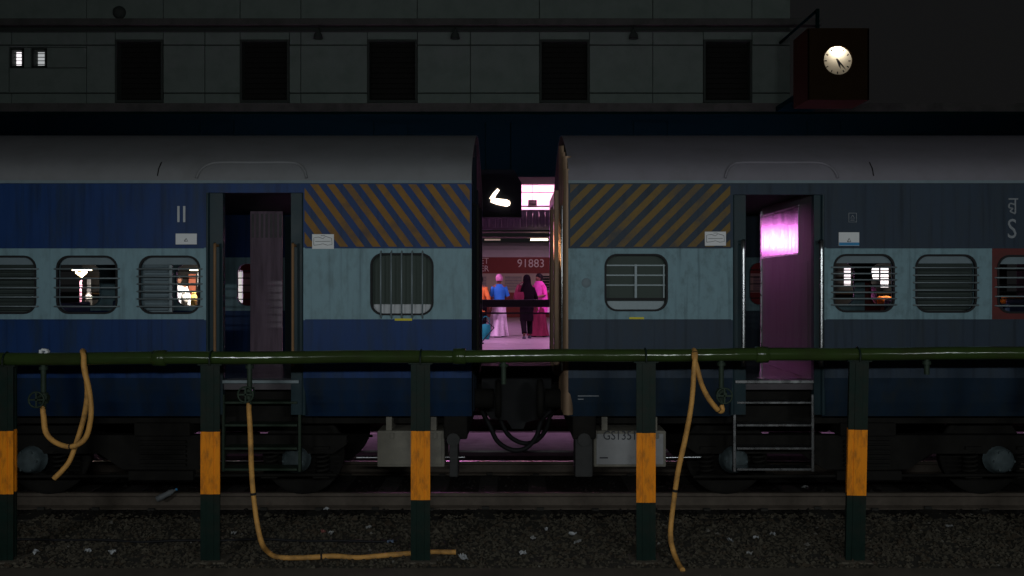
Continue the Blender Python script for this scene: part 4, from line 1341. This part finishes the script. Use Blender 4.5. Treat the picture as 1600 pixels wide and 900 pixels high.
wl_ = dict(w=.62, h=.59)
LW = [dict(x=X(628, 9), z=Z(444, 9), w=.64, h=.63, style='toilet_v')]
LW += [dict(x=X(265, 9), z=Z(445, 9), style='half', nb=6, far_open=True, **wl_)]
LW += [dict(x=X(136, 9), z=Z(445, 9), style='open', nb=5, far_open=True, **wl_)]
LW += [dict(x=X(9, 9), z=Z(445, 9), style='closed', nb=5, **wl_)]
LW += [dict(x=X(9 - 128, 9), z=Z(445, 9), style='open', nb=5, far_open=True, **wl_)]
for k in range(2, 11): LW.append(dict(x=X(9 - 128 * k, 9), z=Z(445, 9), style='closed' if k % 3 == 0 else 'open', nb=5, **wl_))
tL, oL = coach(dict(sg=-1, xe=X(737, 9), L=14.0, blue='blueL', pale='paleL', roof='roof', label='bright blue and pale blue coach on the left, with upright bars on its end window',
    door=(X(322, 9), X(474, 9)), open=(X(346, 9), X(453, 9)), zh=3.21, wins=LW, seams=[X(247, 9), X(247, 9) - 3.2, X(247, 9) - 6.4],
    hood=(X(308, 9), X(480, 9)), end='endnavy', gang=.03, toilet=X(480, 9), seat0=X(330, 9) - 1.9, nseat=5,
    stripes=(X(476, 9), X(734, 9)), slope=-.74, per=25.5 / 150, stripem='stripe', partition=((-3.50, 11.55), (-3.07, 11.55)), partm='mauve',
    rails=(X(339, 9), X(460, 9)), railz=(2.63, 1.45), railm='ochrehand', ladder=(X(346, 9), X(466, 9)), stepm='valve',
    axles=(X(45, 9.3), X(460, 9.3)), box=(X(590, 9.2), X(695, 9.2)), hanger=(X(703, 9.2), X(716, 9.2)), rod=(X(557, 9.3), X(900, 9.3) - 1.2)))
RW = [dict(x=X(994, 9), z=Z(441.5, 9), w=.64, h=.58, style='toilet_h')]
RW += [dict(x=X(1350, 9), z=Z(442.5, 9), style='open', nb=7, far_open=True, **wl_)]
RW += [dict(x=X(1478, 9), z=Z(443, 9), style='closed', nb=6, far_open=True, **wl_)]
RW += [dict(x=X(1606, 9), z=Z(444, 9), style='open', nb=5, far_open=True, **wl_)]
for k in range(1, 10): RW.append(dict(x=X(1606 + 128 * k, 9), z=Z(444, 9), style='closed' if k % 3 == 0 else 'open', nb=5, far_open=(k < 3), **wl_))
tR, oR = coach(dict(sg=1, xe=X(888, 9), L=14.0, blue='blueR', pale='paleR', roof='roofR', label='dull navy and pale grey blue coach on the right, magenta light in its doorway',
    door=(X(1145, 9), X(1288, 9)), open=(X(1167, 9), X(1274, 9)), zh=3.19, wins=RW, seams=[X(1364, 9), X(1364, 9) + 3.2, X(1364, 9) + 6.4],
    hood=(X(1132, 9), X(1308, 9)), end='endbrown', gang=.10, toilet=X(1142, 9), seat0=X(1300, 9) + 1.9, nseat=5,
    stripes=(X(891, 9), X(1141, 9)), slope=1.0, per=28 / 150, stripem='stripeR', partition=((3.195, 9.14), (3.25, 11.15)), partm='dull',
    rails=(X(1159, 9), X(1280, 9)), railz=(2.66, 1.45), railm='steel', ladder=(X(1150, 9), X(1273, 9)), stepm='steel', maroon_x=X(1550, 9),
    axles=(X(1149, 9.3), X(1565, 9.3)), box=(X(927, 9.2), X(1040, 9.2)), hanger=(X(898, 9.2), X(925, 9.2)), rod=(X(1040, 9.3), X(1095, 9.3))))

# plates, marks and lettering on the coaches
def plate(parent, org, x0, x1, z0, z1, style):
    o = MB().box(x0, x1, SY0 - .012, SY0 - .001, z0, z1, .002).build('nameplate', M['white'], parent, org)
    mb = MB(); yy = SY0 - .0135
    def ln(pts, r=.0022): mb.tube([(x0 + (x1 - x0) * u, yy, z0 + (z1 - z0) * v) for u, v in pts], r, 4)
    if style == 'map':
        ln([(.08, .25), (.08, .75), (.3, .8), (.5, .7), (.62, .85), (.9, .72), (.92, .3), (.7, .25), (.5, .35), (.3, .28), (.08, .25)])
        ln([(.15, .5), (.85, .52)]); ln([(.4, .9), (.6, .9)])
        mb.build('route_drawing', M['ink'], o, org)
    else:
        ln([(.42, .3), (.5, .55), (.58, .3), (.42, .3)], .004)
        mb.build('emblem', M['ink'], o, org)
        if style == 'blue':
            MB().box(x0 + .002, x1 - .002, SY0 - .0145, SY0 - .0122, z0 + .003, z0 + (z1 - z0) * .24).build('blue_band', M['blueprint'], o, org)
    return o
plate(tL, oL, X(275, 9), X(308, 9), Z(382, 9), Z(365, 9), 'plain')
plate(tL, oL, X(488, 9), X(522, 9), Z(389, 9), Z(366, 9), 'map')
plate(tR, oR, X(1101, 9), X(1134, 9), Z(384, 9), Z(362, 9), 'map')
plate(tR, oR, X(1310, 9), X(1342, 9), Z(384, 9), Z(363, 9), 'blue')
mb = MB()
for p in (279, 288): mb.box(X(p - 1.7, 9), X(p + 1.7, 9), SY0 - .004, SY0 - .001, Z(347, 9), Z(322, 9))
mb.build('class_mark', M['lettering'], tL, oL)
MB().box(X(617, 9), X(644, 9), SY0 - .012, SY0 - .009, Z(501, 9), Z(497.5, 9)).build('yellow_mark', M['yellowmark'], tL, oL)
MB().box(X(983, 9), X(1006, 9), SY0 - .012, SY0 - .009, Z(498.5, 9), Z(495.5, 9)).build('yellow_mark', M['yellowmark'], tR, oR)
MB().lathe((X(916, 9), SY0 - .001, Z(442, 9)), [(0, -.006), (.042, -.006), (.05, 0)], 'y', 20).build('round_cover', M['shutter'], tR, oR)
mb = MB()
def ln(pts, r=.004): mb.tube([(X(a, 9), SY0 - .003, Z(b, 9)) for a, b in pts], r, 5)
ln([(1326, 333), (1338, 333), (1338, 347), (1326, 347), (1326, 333)]); ln([(1332, 336), (1329, 341), (1335, 341), (1332, 336)]); ln([(1329, 344), (1335, 344)])
mb.build('small_emblem', M['dimletter'], tR, oR)
text_mesh('lettering', 'S', .29, M['dimletter'], tR, (X(1581, 9) - oR[0], SY0 - .003 - oR[1], Z(359, 9) - oR[2]), width=.8)
mb = MB()
ln([(1575, 311), (1590, 311)], .010); ln([(1586, 311), (1586, 333)], .010)
pts = smooth_path([(X(a, 9), SY0 - .003, Z(b, 9)) for a, b in ((1586, 320), (1578, 318), (1576, 324), (1582, 326), (1578, 330), (1586, 334))], 4)
mb.tube(pts, .009, 6)
mb.build('lettering', M['dimletter'], tR, oR)
text_mesh('box_number', 'GS1351', .135, M['ink'], tR, (X(969, 9.15) - oR[0], SY0 + .158 - oR[1], Z(681, 9.16) - oR[2]), width=.85)
mb = MB().box(X(937, 9.15), X(950, 9.15), SY0 + .155, SY0 + .158, Z(716.5, 9.15), Z(714.5, 9.15))
mb.build('small_print', M['ink'], tR, oR)
mb = MB()
for a, b, zz in ((903, 936, 619), (903, 912, 624)): mb.box(X(a, 9), X(b, 9), SY0 + .015, SY0 + .018, Z(zz + .6, 9), Z(zz - .6, 9))
mb.build('small_print', M['dimletter'], tR, oR)
# brake hoses dangling between the coaches
hz = thing('brake_hose', 'pair of black brake hoses drooping in a U between the two coaches', 'hose', (X(812, 10.2), 10.2, RZ))
org = tuple(hz.location)
for dx, dy, dz in ((0, 0, 0), (.12, .18, .05)):
    pts = [(X(a, 10.2) + dx, 10.2 + dy, Z(b, 10.2) + dz) for a, b in ((752, 640), (765, 665), (778, 690), (800, 703), (822, 700), (838, 682), (846, 658), (862, 640))]
    MB().tube(smooth_path(pts, 6), .028, 10).build('hose', M['black'], hz, org)
for a in (752, 862):
    x_ = X(a, 10.2)
    MB().cyl((x_, 10.2, Z(640, 10.2)), (x_, 10.2, Z(612, 10.2)), .035, 10).build('angle_cock', mat('gear_grey', (.11, .11, .11)), hz, org)
# coupling link between the coaches
dg = thing('gangway_bridge', 'black bridge plate and draft gear filling the gap low between the two coaches', 'coupling', (X(812, 10.6), 10.62, RZ))
org = tuple(dg.location)
xa_, xb_ = X(737, 9) + .06, X(888, 9) - .12
MB().box(xa_, xb_, 10.1, 11.15, 1.24, 1.30, .01).build('fall_plate', M['black'], dg, org)
MB().prism([(xa_, 1.23), (xb_, 1.23), (xb_, .80), (xb_ - .12, .66), (xb_ - .3, .62), (xb_ - .33, .54), (xa_ + .36, .54), (xa_ + .3, .64), (xa_ + .1, .66), (xa_, .82)], 10.25, 10.95, 'y').build('draft_gear', M['black'], dg, org)
MB().box(xa_ + .02, xb_ - .02, 11.5, 11.56, .62, 1.2, .01).build('apron', M['black'], dg, org)
tl_ = thing('added_glow_lamp', 'added orange lamp on the hidden rear corner of the left coach, glowing onto the opposite coach end', 'lamp', (X(737, 9) - .08, 12.40, 2.80))
tl_['label'] = 'added orange lamp, unseen at the rear corner of the left coach'  # unseen lamp added to put an orange glow on the opposite coach end
MB().box(-.06, .0, -.05, .05, -.07, .07, .01).build('case', M['black'], tl_)
MB().lathe((0, 0, 0), [(.045, 0), (.04, .012), (0, .02)], 'x', 14).build('lens', emis('lens_orange', (1, .4, .1), 4), tl_)
MB().box(-.05, -.01, -.155, -.05, -.02, .02, .004).build('bracket', M['black'], tl_)
pl_ = bpy.data.lights.new('added_glow_light', 'SPOT'); pl_.energy = 160; pl_.color = (1, .40, .14); pl_.shadow_soft_size = .03; pl_.spot_size = R(16); pl_.spot_blend = 1
po_ = bpy.data.objects.new('added_glow_light', pl_); COL.objects.link(po_); po_.parent = tl_; po_.location = (.07, 0, 0)
po_.rotation_euler = Vector((.95, -3.2, -.02)).to_track_quat('-Z', 'Y').to_euler()
ck = thing('screw_coupling', 'black screw coupling hanging between the two coaches', 'coupling', (X(812, 10.6), 10.62, .85))
MB().tube([(-.28, 0, .05), (-.1, 0, -.03), (.1, 0, -.03), (.32, 0, .05)], .035, 10).build('screw', M['under'], ck)
MB().tube(smooth_path([(-.28, -.09, .05), (0, -.1, -.02), (.3, -.09, .05)]), .02, 8).tube(smooth_path([(-.28, .09, .05), (0, .1, -.02), (.3, .09, .05)]), .02, 8).build('shackle', M['under'], ck)

# ------------------------------------------------------------------ watering pipe on posts
WY = 7.94
POST = [(11, 672, 770, 'left edge of the frame', 0), (331.5, 673, 770, 'in front of the left coach steps', 0), (658, 672, 779, 'before the left coach box', 0),
        (1008, 675, 783, 'in front of the box marked GS1351', 0), (1336, 670, 772, 'leaning, right of the bright steps', -.022)]
PIPEZ = lambda x: Z(561 - (x / (WY / 1350) + 800) / 1600 * 9.5, WY)
extra = [(-320, 672, 770), (1664, 670, 772)]
def post(px, ya, yb, label, tilt, first=None):
    x = X(px, WY)
    t = thing('pipe_post', label, 'post', (x, WY, GZ), 0, 'posts carrying the green water pipe')
    z0, z1 = Z(yb, WY) - GZ, Z(ya, WY) - GZ
    zt = PIPEZ(x) - GZ - .065
    W = .088
    def prof(z0, z1):
        mb = MB()
        # H section: front flange, web, rear flange; flange edges thicker in the middle as on an old rail
        mb.prism([(-W, -.055), (W, -.055), (W, -.045), (.03, -.030), (.010, -.02), (.010, .045), (.05, .055), (.05, .075), (-.05, .075), (-.05, .055), (-.010, .045), (-.010, -.02), (-.03, -.030), (-W, -.045)], z0, z1, 'z')
        mb.box(-.035, .035, -.062, -.055, z0, z1, .002)
        return mb
    prof(-.05, z0).build('lower_section', M['darkgreen'], t)
    prof(z0, z1).build('yellow_band', M['yellow'], t)
    prof(z1, zt).build('upper_section', M['darkgreen'], t)
    mb = MB().box(-.11, .11, -.07, .09, zt, zt + .012)
    pz = zt + .065
    pts = [( 0, -.075 , zt), (0, -.08, pz), (0, -.05, pz + .045), (0, 0, pz + .064), (0, .05, pz + .045), (0, .08, pz), (0, .075, zt)]
    mb.tube(pts, .008, 6)
    mb.build('saddle_clamp', M['darkgreen'], t)
    MB().box(-.15, .15, -.12, .14, -.04, .015, .01).build('footing', M['concrete'], t)
    t.rotation_euler = (0, tilt, 0)
    return t
for px, ya, yb, lb, tilt in POST:
    tp = post(px, ya, yb, 'dark green post with yellow band, ' + lb, tilt)
    if tilt: tp.rotation_euler = (0, R(1.2), 0); tp.location.x -= .02
for px, ya, yb in extra: post(px, ya, yb, 'dark green post with a yellow band beyond the %s frame edge' % ('left' if px < 0 else 'right'), 0)

wp = thing('water_pipe', 'long green water pipe running across the posts in front of the trains', 'pipe', (0, WY, PIPEZ(0)))
org = tuple(wp.location)
pr = .060
pts = [(x * .5, WY, PIPEZ(x * .5) + .004 * math.sin(x * 1.7)) for x in range(-22, 23)]
MB().tube(pts, pr, 20).build('main_pipe', M['greenpipe'], wp, org)
for px in (718, -180, 1190, 250):
    x = X(px, WY); z = PIPEZ(x)
    MB().tube([(x - .06, WY, z), (x - .055, WY, z), (x + .055, WY, z), (x + .06, WY, z)], [pr, pr + .014, pr + .014, pr], 20).build('pipe_coupling', M['greenpipe'], wp, org)
TAPS = [(68, 640), (390, 632), (787, 600), (1127, 634), (1448, 585), (-260, 630), (1760, 630)]
for px, yb in TAPS:
    x = X(px, WY); z = PIPEZ(x); z1 = Z(yb, WY)
    mb = MB().cyl((x, WY, z - .04), (x, WY, z1), .024, 12)
    mb.cyl((x, WY, z - .10), (x, WY, z - .07), .040, 8)
    v_ = mb.build('branch_pipe', M['valve'], wp, org)
    if yb > 605:
        zm = Z(yb - 18, WY)
        mb = MB().cyl((x, WY, zm - .05), (x, WY, zm + .05), .042, 10)
        mb.cyl((x, WY - .12, zm), (x, WY, zm), .016, 8)
        mb.cyl((x - .045, WY, zm), (x + .045, WY, zm), .034, 10)
        mb.build('valve_body', M['valve'], v_, org)
        mb = MB()
        pp = [(x + .07 * math.cos(k * PI / 8), WY - .12, zm + .07 * math.sin(k * PI / 8)) for k in range(17)]
        mb.tube(pp, .009, 6, caps=False); mb.box(x - .065, x + .065, WY - .126, WY - .114, zm - .007, zm + .007); mb.box(x - .007, x + .007, WY - .126, WY - .114, zm - .065, zm + .065)
        mb.build('handwheel', M['valve'], v_, org)
# hoses
def hose(label, pts, r=.030, sub=8):
    """pts: (px,py,Y)"""
    P = [(X(a, y), y, Z(b, y)) for a, b, y in pts]
    sp = smooth_path(P, sub)
    rq = random.Random(int(pts[0][0]))
    ph = rq.uniform(0, 6)
    sp = [p + Vector((.003 * math.sin(i * .31 + ph), .003 * math.sin(i * .4 + ph), .0)) for i, p in enumerate(sp)]
    rs = [r * (1 + .04 * math.sin(i * .25 + ph)) for i in range(len(sp))]
    o = MB().tube(sp, rs, 12).build('water_hose', M['hose'])
    for q in (.22, .61):
        i = int(len(sp) * q)
        MB().tube([sp[i], sp[i + 1].lerp(sp[i], .4)], r * 1.12, 12).build('tape_band', M['black'], o)
    return o
F = WY - .10; Bk = WY + .10
r_ = .0235
h1 = hose('', [(68, 634, WY), (67.5, 650, WY - .02), (72, 675, WY - .06), (88, 692, WY - .10), (112, 697.5, WY - .12), (134, 684, WY - .12), (142, 650, WY - .12), (139, 610, WY - .11), (132, 575, F), (130, 557, WY - .085), (129.5, 549.5, WY - .03),
               (130, 549.5, WY + .04), (131, 560, Bk), (135, 590, Bk), (136, 620, Bk), (128, 665, WY + .08), (112, 713, WY + .04), (97, 735, WY), (85, 748, WY - .02)], r_)
tag(h1, 'tan hose looped under the pipe at far left, cut end hanging free', 'hose', 'tan water hoses on the pipe')
gy = lambda py: (CZ - GZ - .03) * 1350 / (py - 445)
h2 = hose('', [(389.5, 628, WY), (390, 660, WY - .01), (392, 710, WY - .03), (396, 770, WY - .04), (401, 815, WY - .06), (409, 848, WY - .08), (420, 863, gy(866)), (436, 871, gy(871)), (480, 871, gy(871)), (520, 869, gy(869)), (560, 871, gy(870.5)), (600, 868, gy(868)), (640, 864.5, gy(864.5)), (680, 862.5, gy(862.5)), (712, 862.5, gy(862.5))], r_)
tag(h2, 'tan hose dropping from its tap and lying along the gravel past the middle post', 'hose', 'tan water hoses on the pipe')
h3 = hose('', [(1127, 632, WY), (1129, 641, WY - .01), (1122, 641, WY - .04), (1108, 623, WY - .08), (1095, 597, WY - .1), (1088, 572, WY - .11), (1085, 556, WY - .085), (1084.5, 548.5, WY - .02), (1084, 548, WY + .04), (1083.5, 556, WY + .09)], r_)
tag(h3, 'short tan hose slung over the pipe to its tap beside the bright steps', 'hose', 'tan water hoses on the pipe')
h4 = hose('', [(1083, 556, WY + .085), (1084, 548.5, WY + .03), (1085, 548, WY - .04), (1086, 556, WY - .09), (1085, 580, WY - .12), (1080, 630, WY - .12), (1070, 690, WY - .10), (1058, 745, WY - .08), (1051, 795, WY - .08), (1048, 835, WY - .1), (1052, 862, WY - .12), (1060, 880, gy(884)), (1067, 891, gy(893))], r_)
tag(h4, 'long tan hose hanging from pipe to ground, right of the GS1351 post', 'hose', 'tan water hoses on the pipe')
for hx_, hy_, hY in ((68, 636, WY), (389.5, 631, WY), (1127, 634, WY)):
    pass
# white dropping / rag on the pipe top
rg = MB()
rr = random.Random(2)
for k in range(7):
    a = k * .9
    rg.box(X(69, WY) + .03 * math.cos(a) - .012, X(69, WY) + .03 * math.cos(a) + .014, WY - .02, WY + .02, PIPEZ(-4.3) + .055 + .02 * math.sin(a), PIPEZ(-4.3) + .075 + .02 * math.sin(a), .004)
tag(rg.build('paper_scrap', M['white']), 'white scrap stuck on top of the green pipe at the far left', 'scrap')

# ------------------------------------------------------------------ litter on the gravel
def scrap(px, py, w_, h_, m, label, kind='scrap', rz=0, name='paper_scrap'):
    y = (CZ - GZ) * 1350 / (py - 445)
    mb = MB()
    n_ = 5
    vs = []; fs = []
    rn = random.Random(int(px))
    for j in range(n_):
        for i in range(n_): vs.append(((i / (n_ - 1) - .5) * w_, (j / (n_ - 1) - .5) * h_, rn.uniform(.004, .035)))
    for j in range(n_ - 1):
        for i in range(n_ - 1):
            a = j * n_ + i; fs.append((a, a + 1, a + 1 + n_, a + n_))
    mb.add(vs, fs)
    vs2 = [(a, b, c - .004) for a, b, c in vs]
    mb.add(vs2, [f[::-1] for f in fs])
    o = mb.build(name, m); o.location = (X(px, y), y, GZ + .02); o.rotation_euler = (rn.uniform(-.2, .3), 0, rz)
    tag(o, label, kind)
    return o
pw_ = litter((.42, .43, .45), 'litter_white'); pg_ = litter((.3, .3, .3), 'litter_grey'); pr_ = litter((.28, .10, .09), 'litter_red'); pb_ = litter((.15, .2, .3), 'litter_blue')
LT = [(510, 800, .06, .05, pw_, 'white scrap close to the sleepers between the second and middle posts'),
      (516, 838, .05, .05, pg_, 'pale scrap on the gravel above the lying hose'),
      (505, 836, .04, .04, pr_, 'red scrap beside the pale one above the lying hose'),
      (576, 829, .05, .04, pg_, 'grey scrap left of the middle post'),
      (724, 876, .12, .05, pw_, 'white rag just past the loose end of the lying hose'),
      (817, 869, .06, .05, pw_, 'white lump at the front edge between middle and GS1351 posts'),
      (853, 832, .04, .03, pw_, 'tiny white bit, farthest of those between the middle and GS1351 posts'),
      (895, 839, .08, .03, pw_, 'white strip on the gravel left of the GS1351 post'),
      (903, 852, .09, .04, pg_, 'larger grey strip on the gravel left of the GS1351 post'),
      (833, 846, .05, .04, pg_, 'grey bit left of the white strip'),
      (978, 789, .10, .05, pg_, 'grey piece at the rail just left of the GS1351 post'),
      (1141, 850, .10, .03, pw_, 'slim white strip on the gravel right of the hanging hose'),
      (1181, 845, .05, .04, pw_, 'white bit below the bright steps'),
      (1208, 840, .07, .05, pw_, 'white crumpled bit between the steps and the leaning post'),
      (1172, 870, .05, .04, pg_, 'grey bit near the front edge below the steps'),
      (1258, 765, .09, .04, pg_, 'grey flake lying by the rail below the steps'),
      (1367, 780, .16, .06, pg_, 'flat grey sheet by the rail right of the leaning post'),
      (1484, 827, .06, .04, pg_, 'pale bit alone on the gravel at the right'),
      (55, 868, .07, .05, pw_, 'white scrap at the front edge near the first post'),
      (137, 866, .05, .04, pw_, 'white scrap right of the first post by the front edge'),
      (175, 868, .06, .05, pw_, 'bright white scrap by the front edge at the left'),
      (365, 838, .05, .04, pg_, 'grey scrap right of the second post'),
      (610, 852, .06, .04, pb_, 'bluish scrap behind the lying hose left of the middle post')]
for i, (a, b, w_, h_, m_, lb) in enumerate(LT): scrap(a, b, w_, h_, m_, lb, rz=i * 1.3)
# bottle by the rail, lying
bt = thing('plastic_bottle', 'pale crushed bottle leaning on the rail below the left coach', 'bottle', (X(257, 9.55), 9.60, GZ + .2))
MB().lathe((0, 0, 0), [(0, -.11), (.032, -.11), (.035, -.05), (.030, 0), (.035, .04), (.02, .085), (.012, .09), (.012, .11)], 'x', 14).build('bottle_body', mat('bottle_pet', (.16, .17, .18), .4, var=.3), bt)
MB().lathe((0, 0, 0), [(0, .108), (.015, .108), (.015, .125), (0, .125)], 'x', 10).build('cap', M['blueprint'], bt)
bt.rotation_euler = (0, R(-25), R(20))
# thin cable along the gravel
cbp = [(X(p, 8.45), 8.45 + .03 * math.sin(p * .02), GZ + .03 + .006 * math.sin(p * .05)) for p in range(-100, 640, 20)]
tag(MB().tube(cbp, .012, 6).build('cable', M['black']), 'thin black cable lying along the gravel on the left', 'cable')

# ------------------------------------------------------------------ lamps of the near platform (behind the camera)
NL = [(-5.2, 92), (0, 92), (3.2, 80), (8.5, 60)]
for i, (x, pw2) in enumerate(NL):
    t = thing('street_lamp', ('tube lamp post at the far left end of the near platform', 'tube lamp post second from the left on the near platform', 'tube lamp post second from the right on the near platform', 'tube lamp post at the far right end of the near platform')[i], 'lamp', (x, -1.2, .78), 0, 'tube lamps on the near platform')
    MB().cyl((0, 0, 0), (0, 0, 2.3), .05, 12).build('pole', M['housing'], t)
    MB().box(-.7, .7, -.02, .05, 2.25, 2.40, .01).build('housing', M['housing'], t)
    MB().cyl((-.6, .08, 2.32), (.6, .08, 2.32), .02, 10).build('tube', M['tube_white'], t)
    area('lamp_light', (0, .14, 2.32), (R(85), 0, 0), 1.2, .1, pw2, (.90, .97, .97), t)
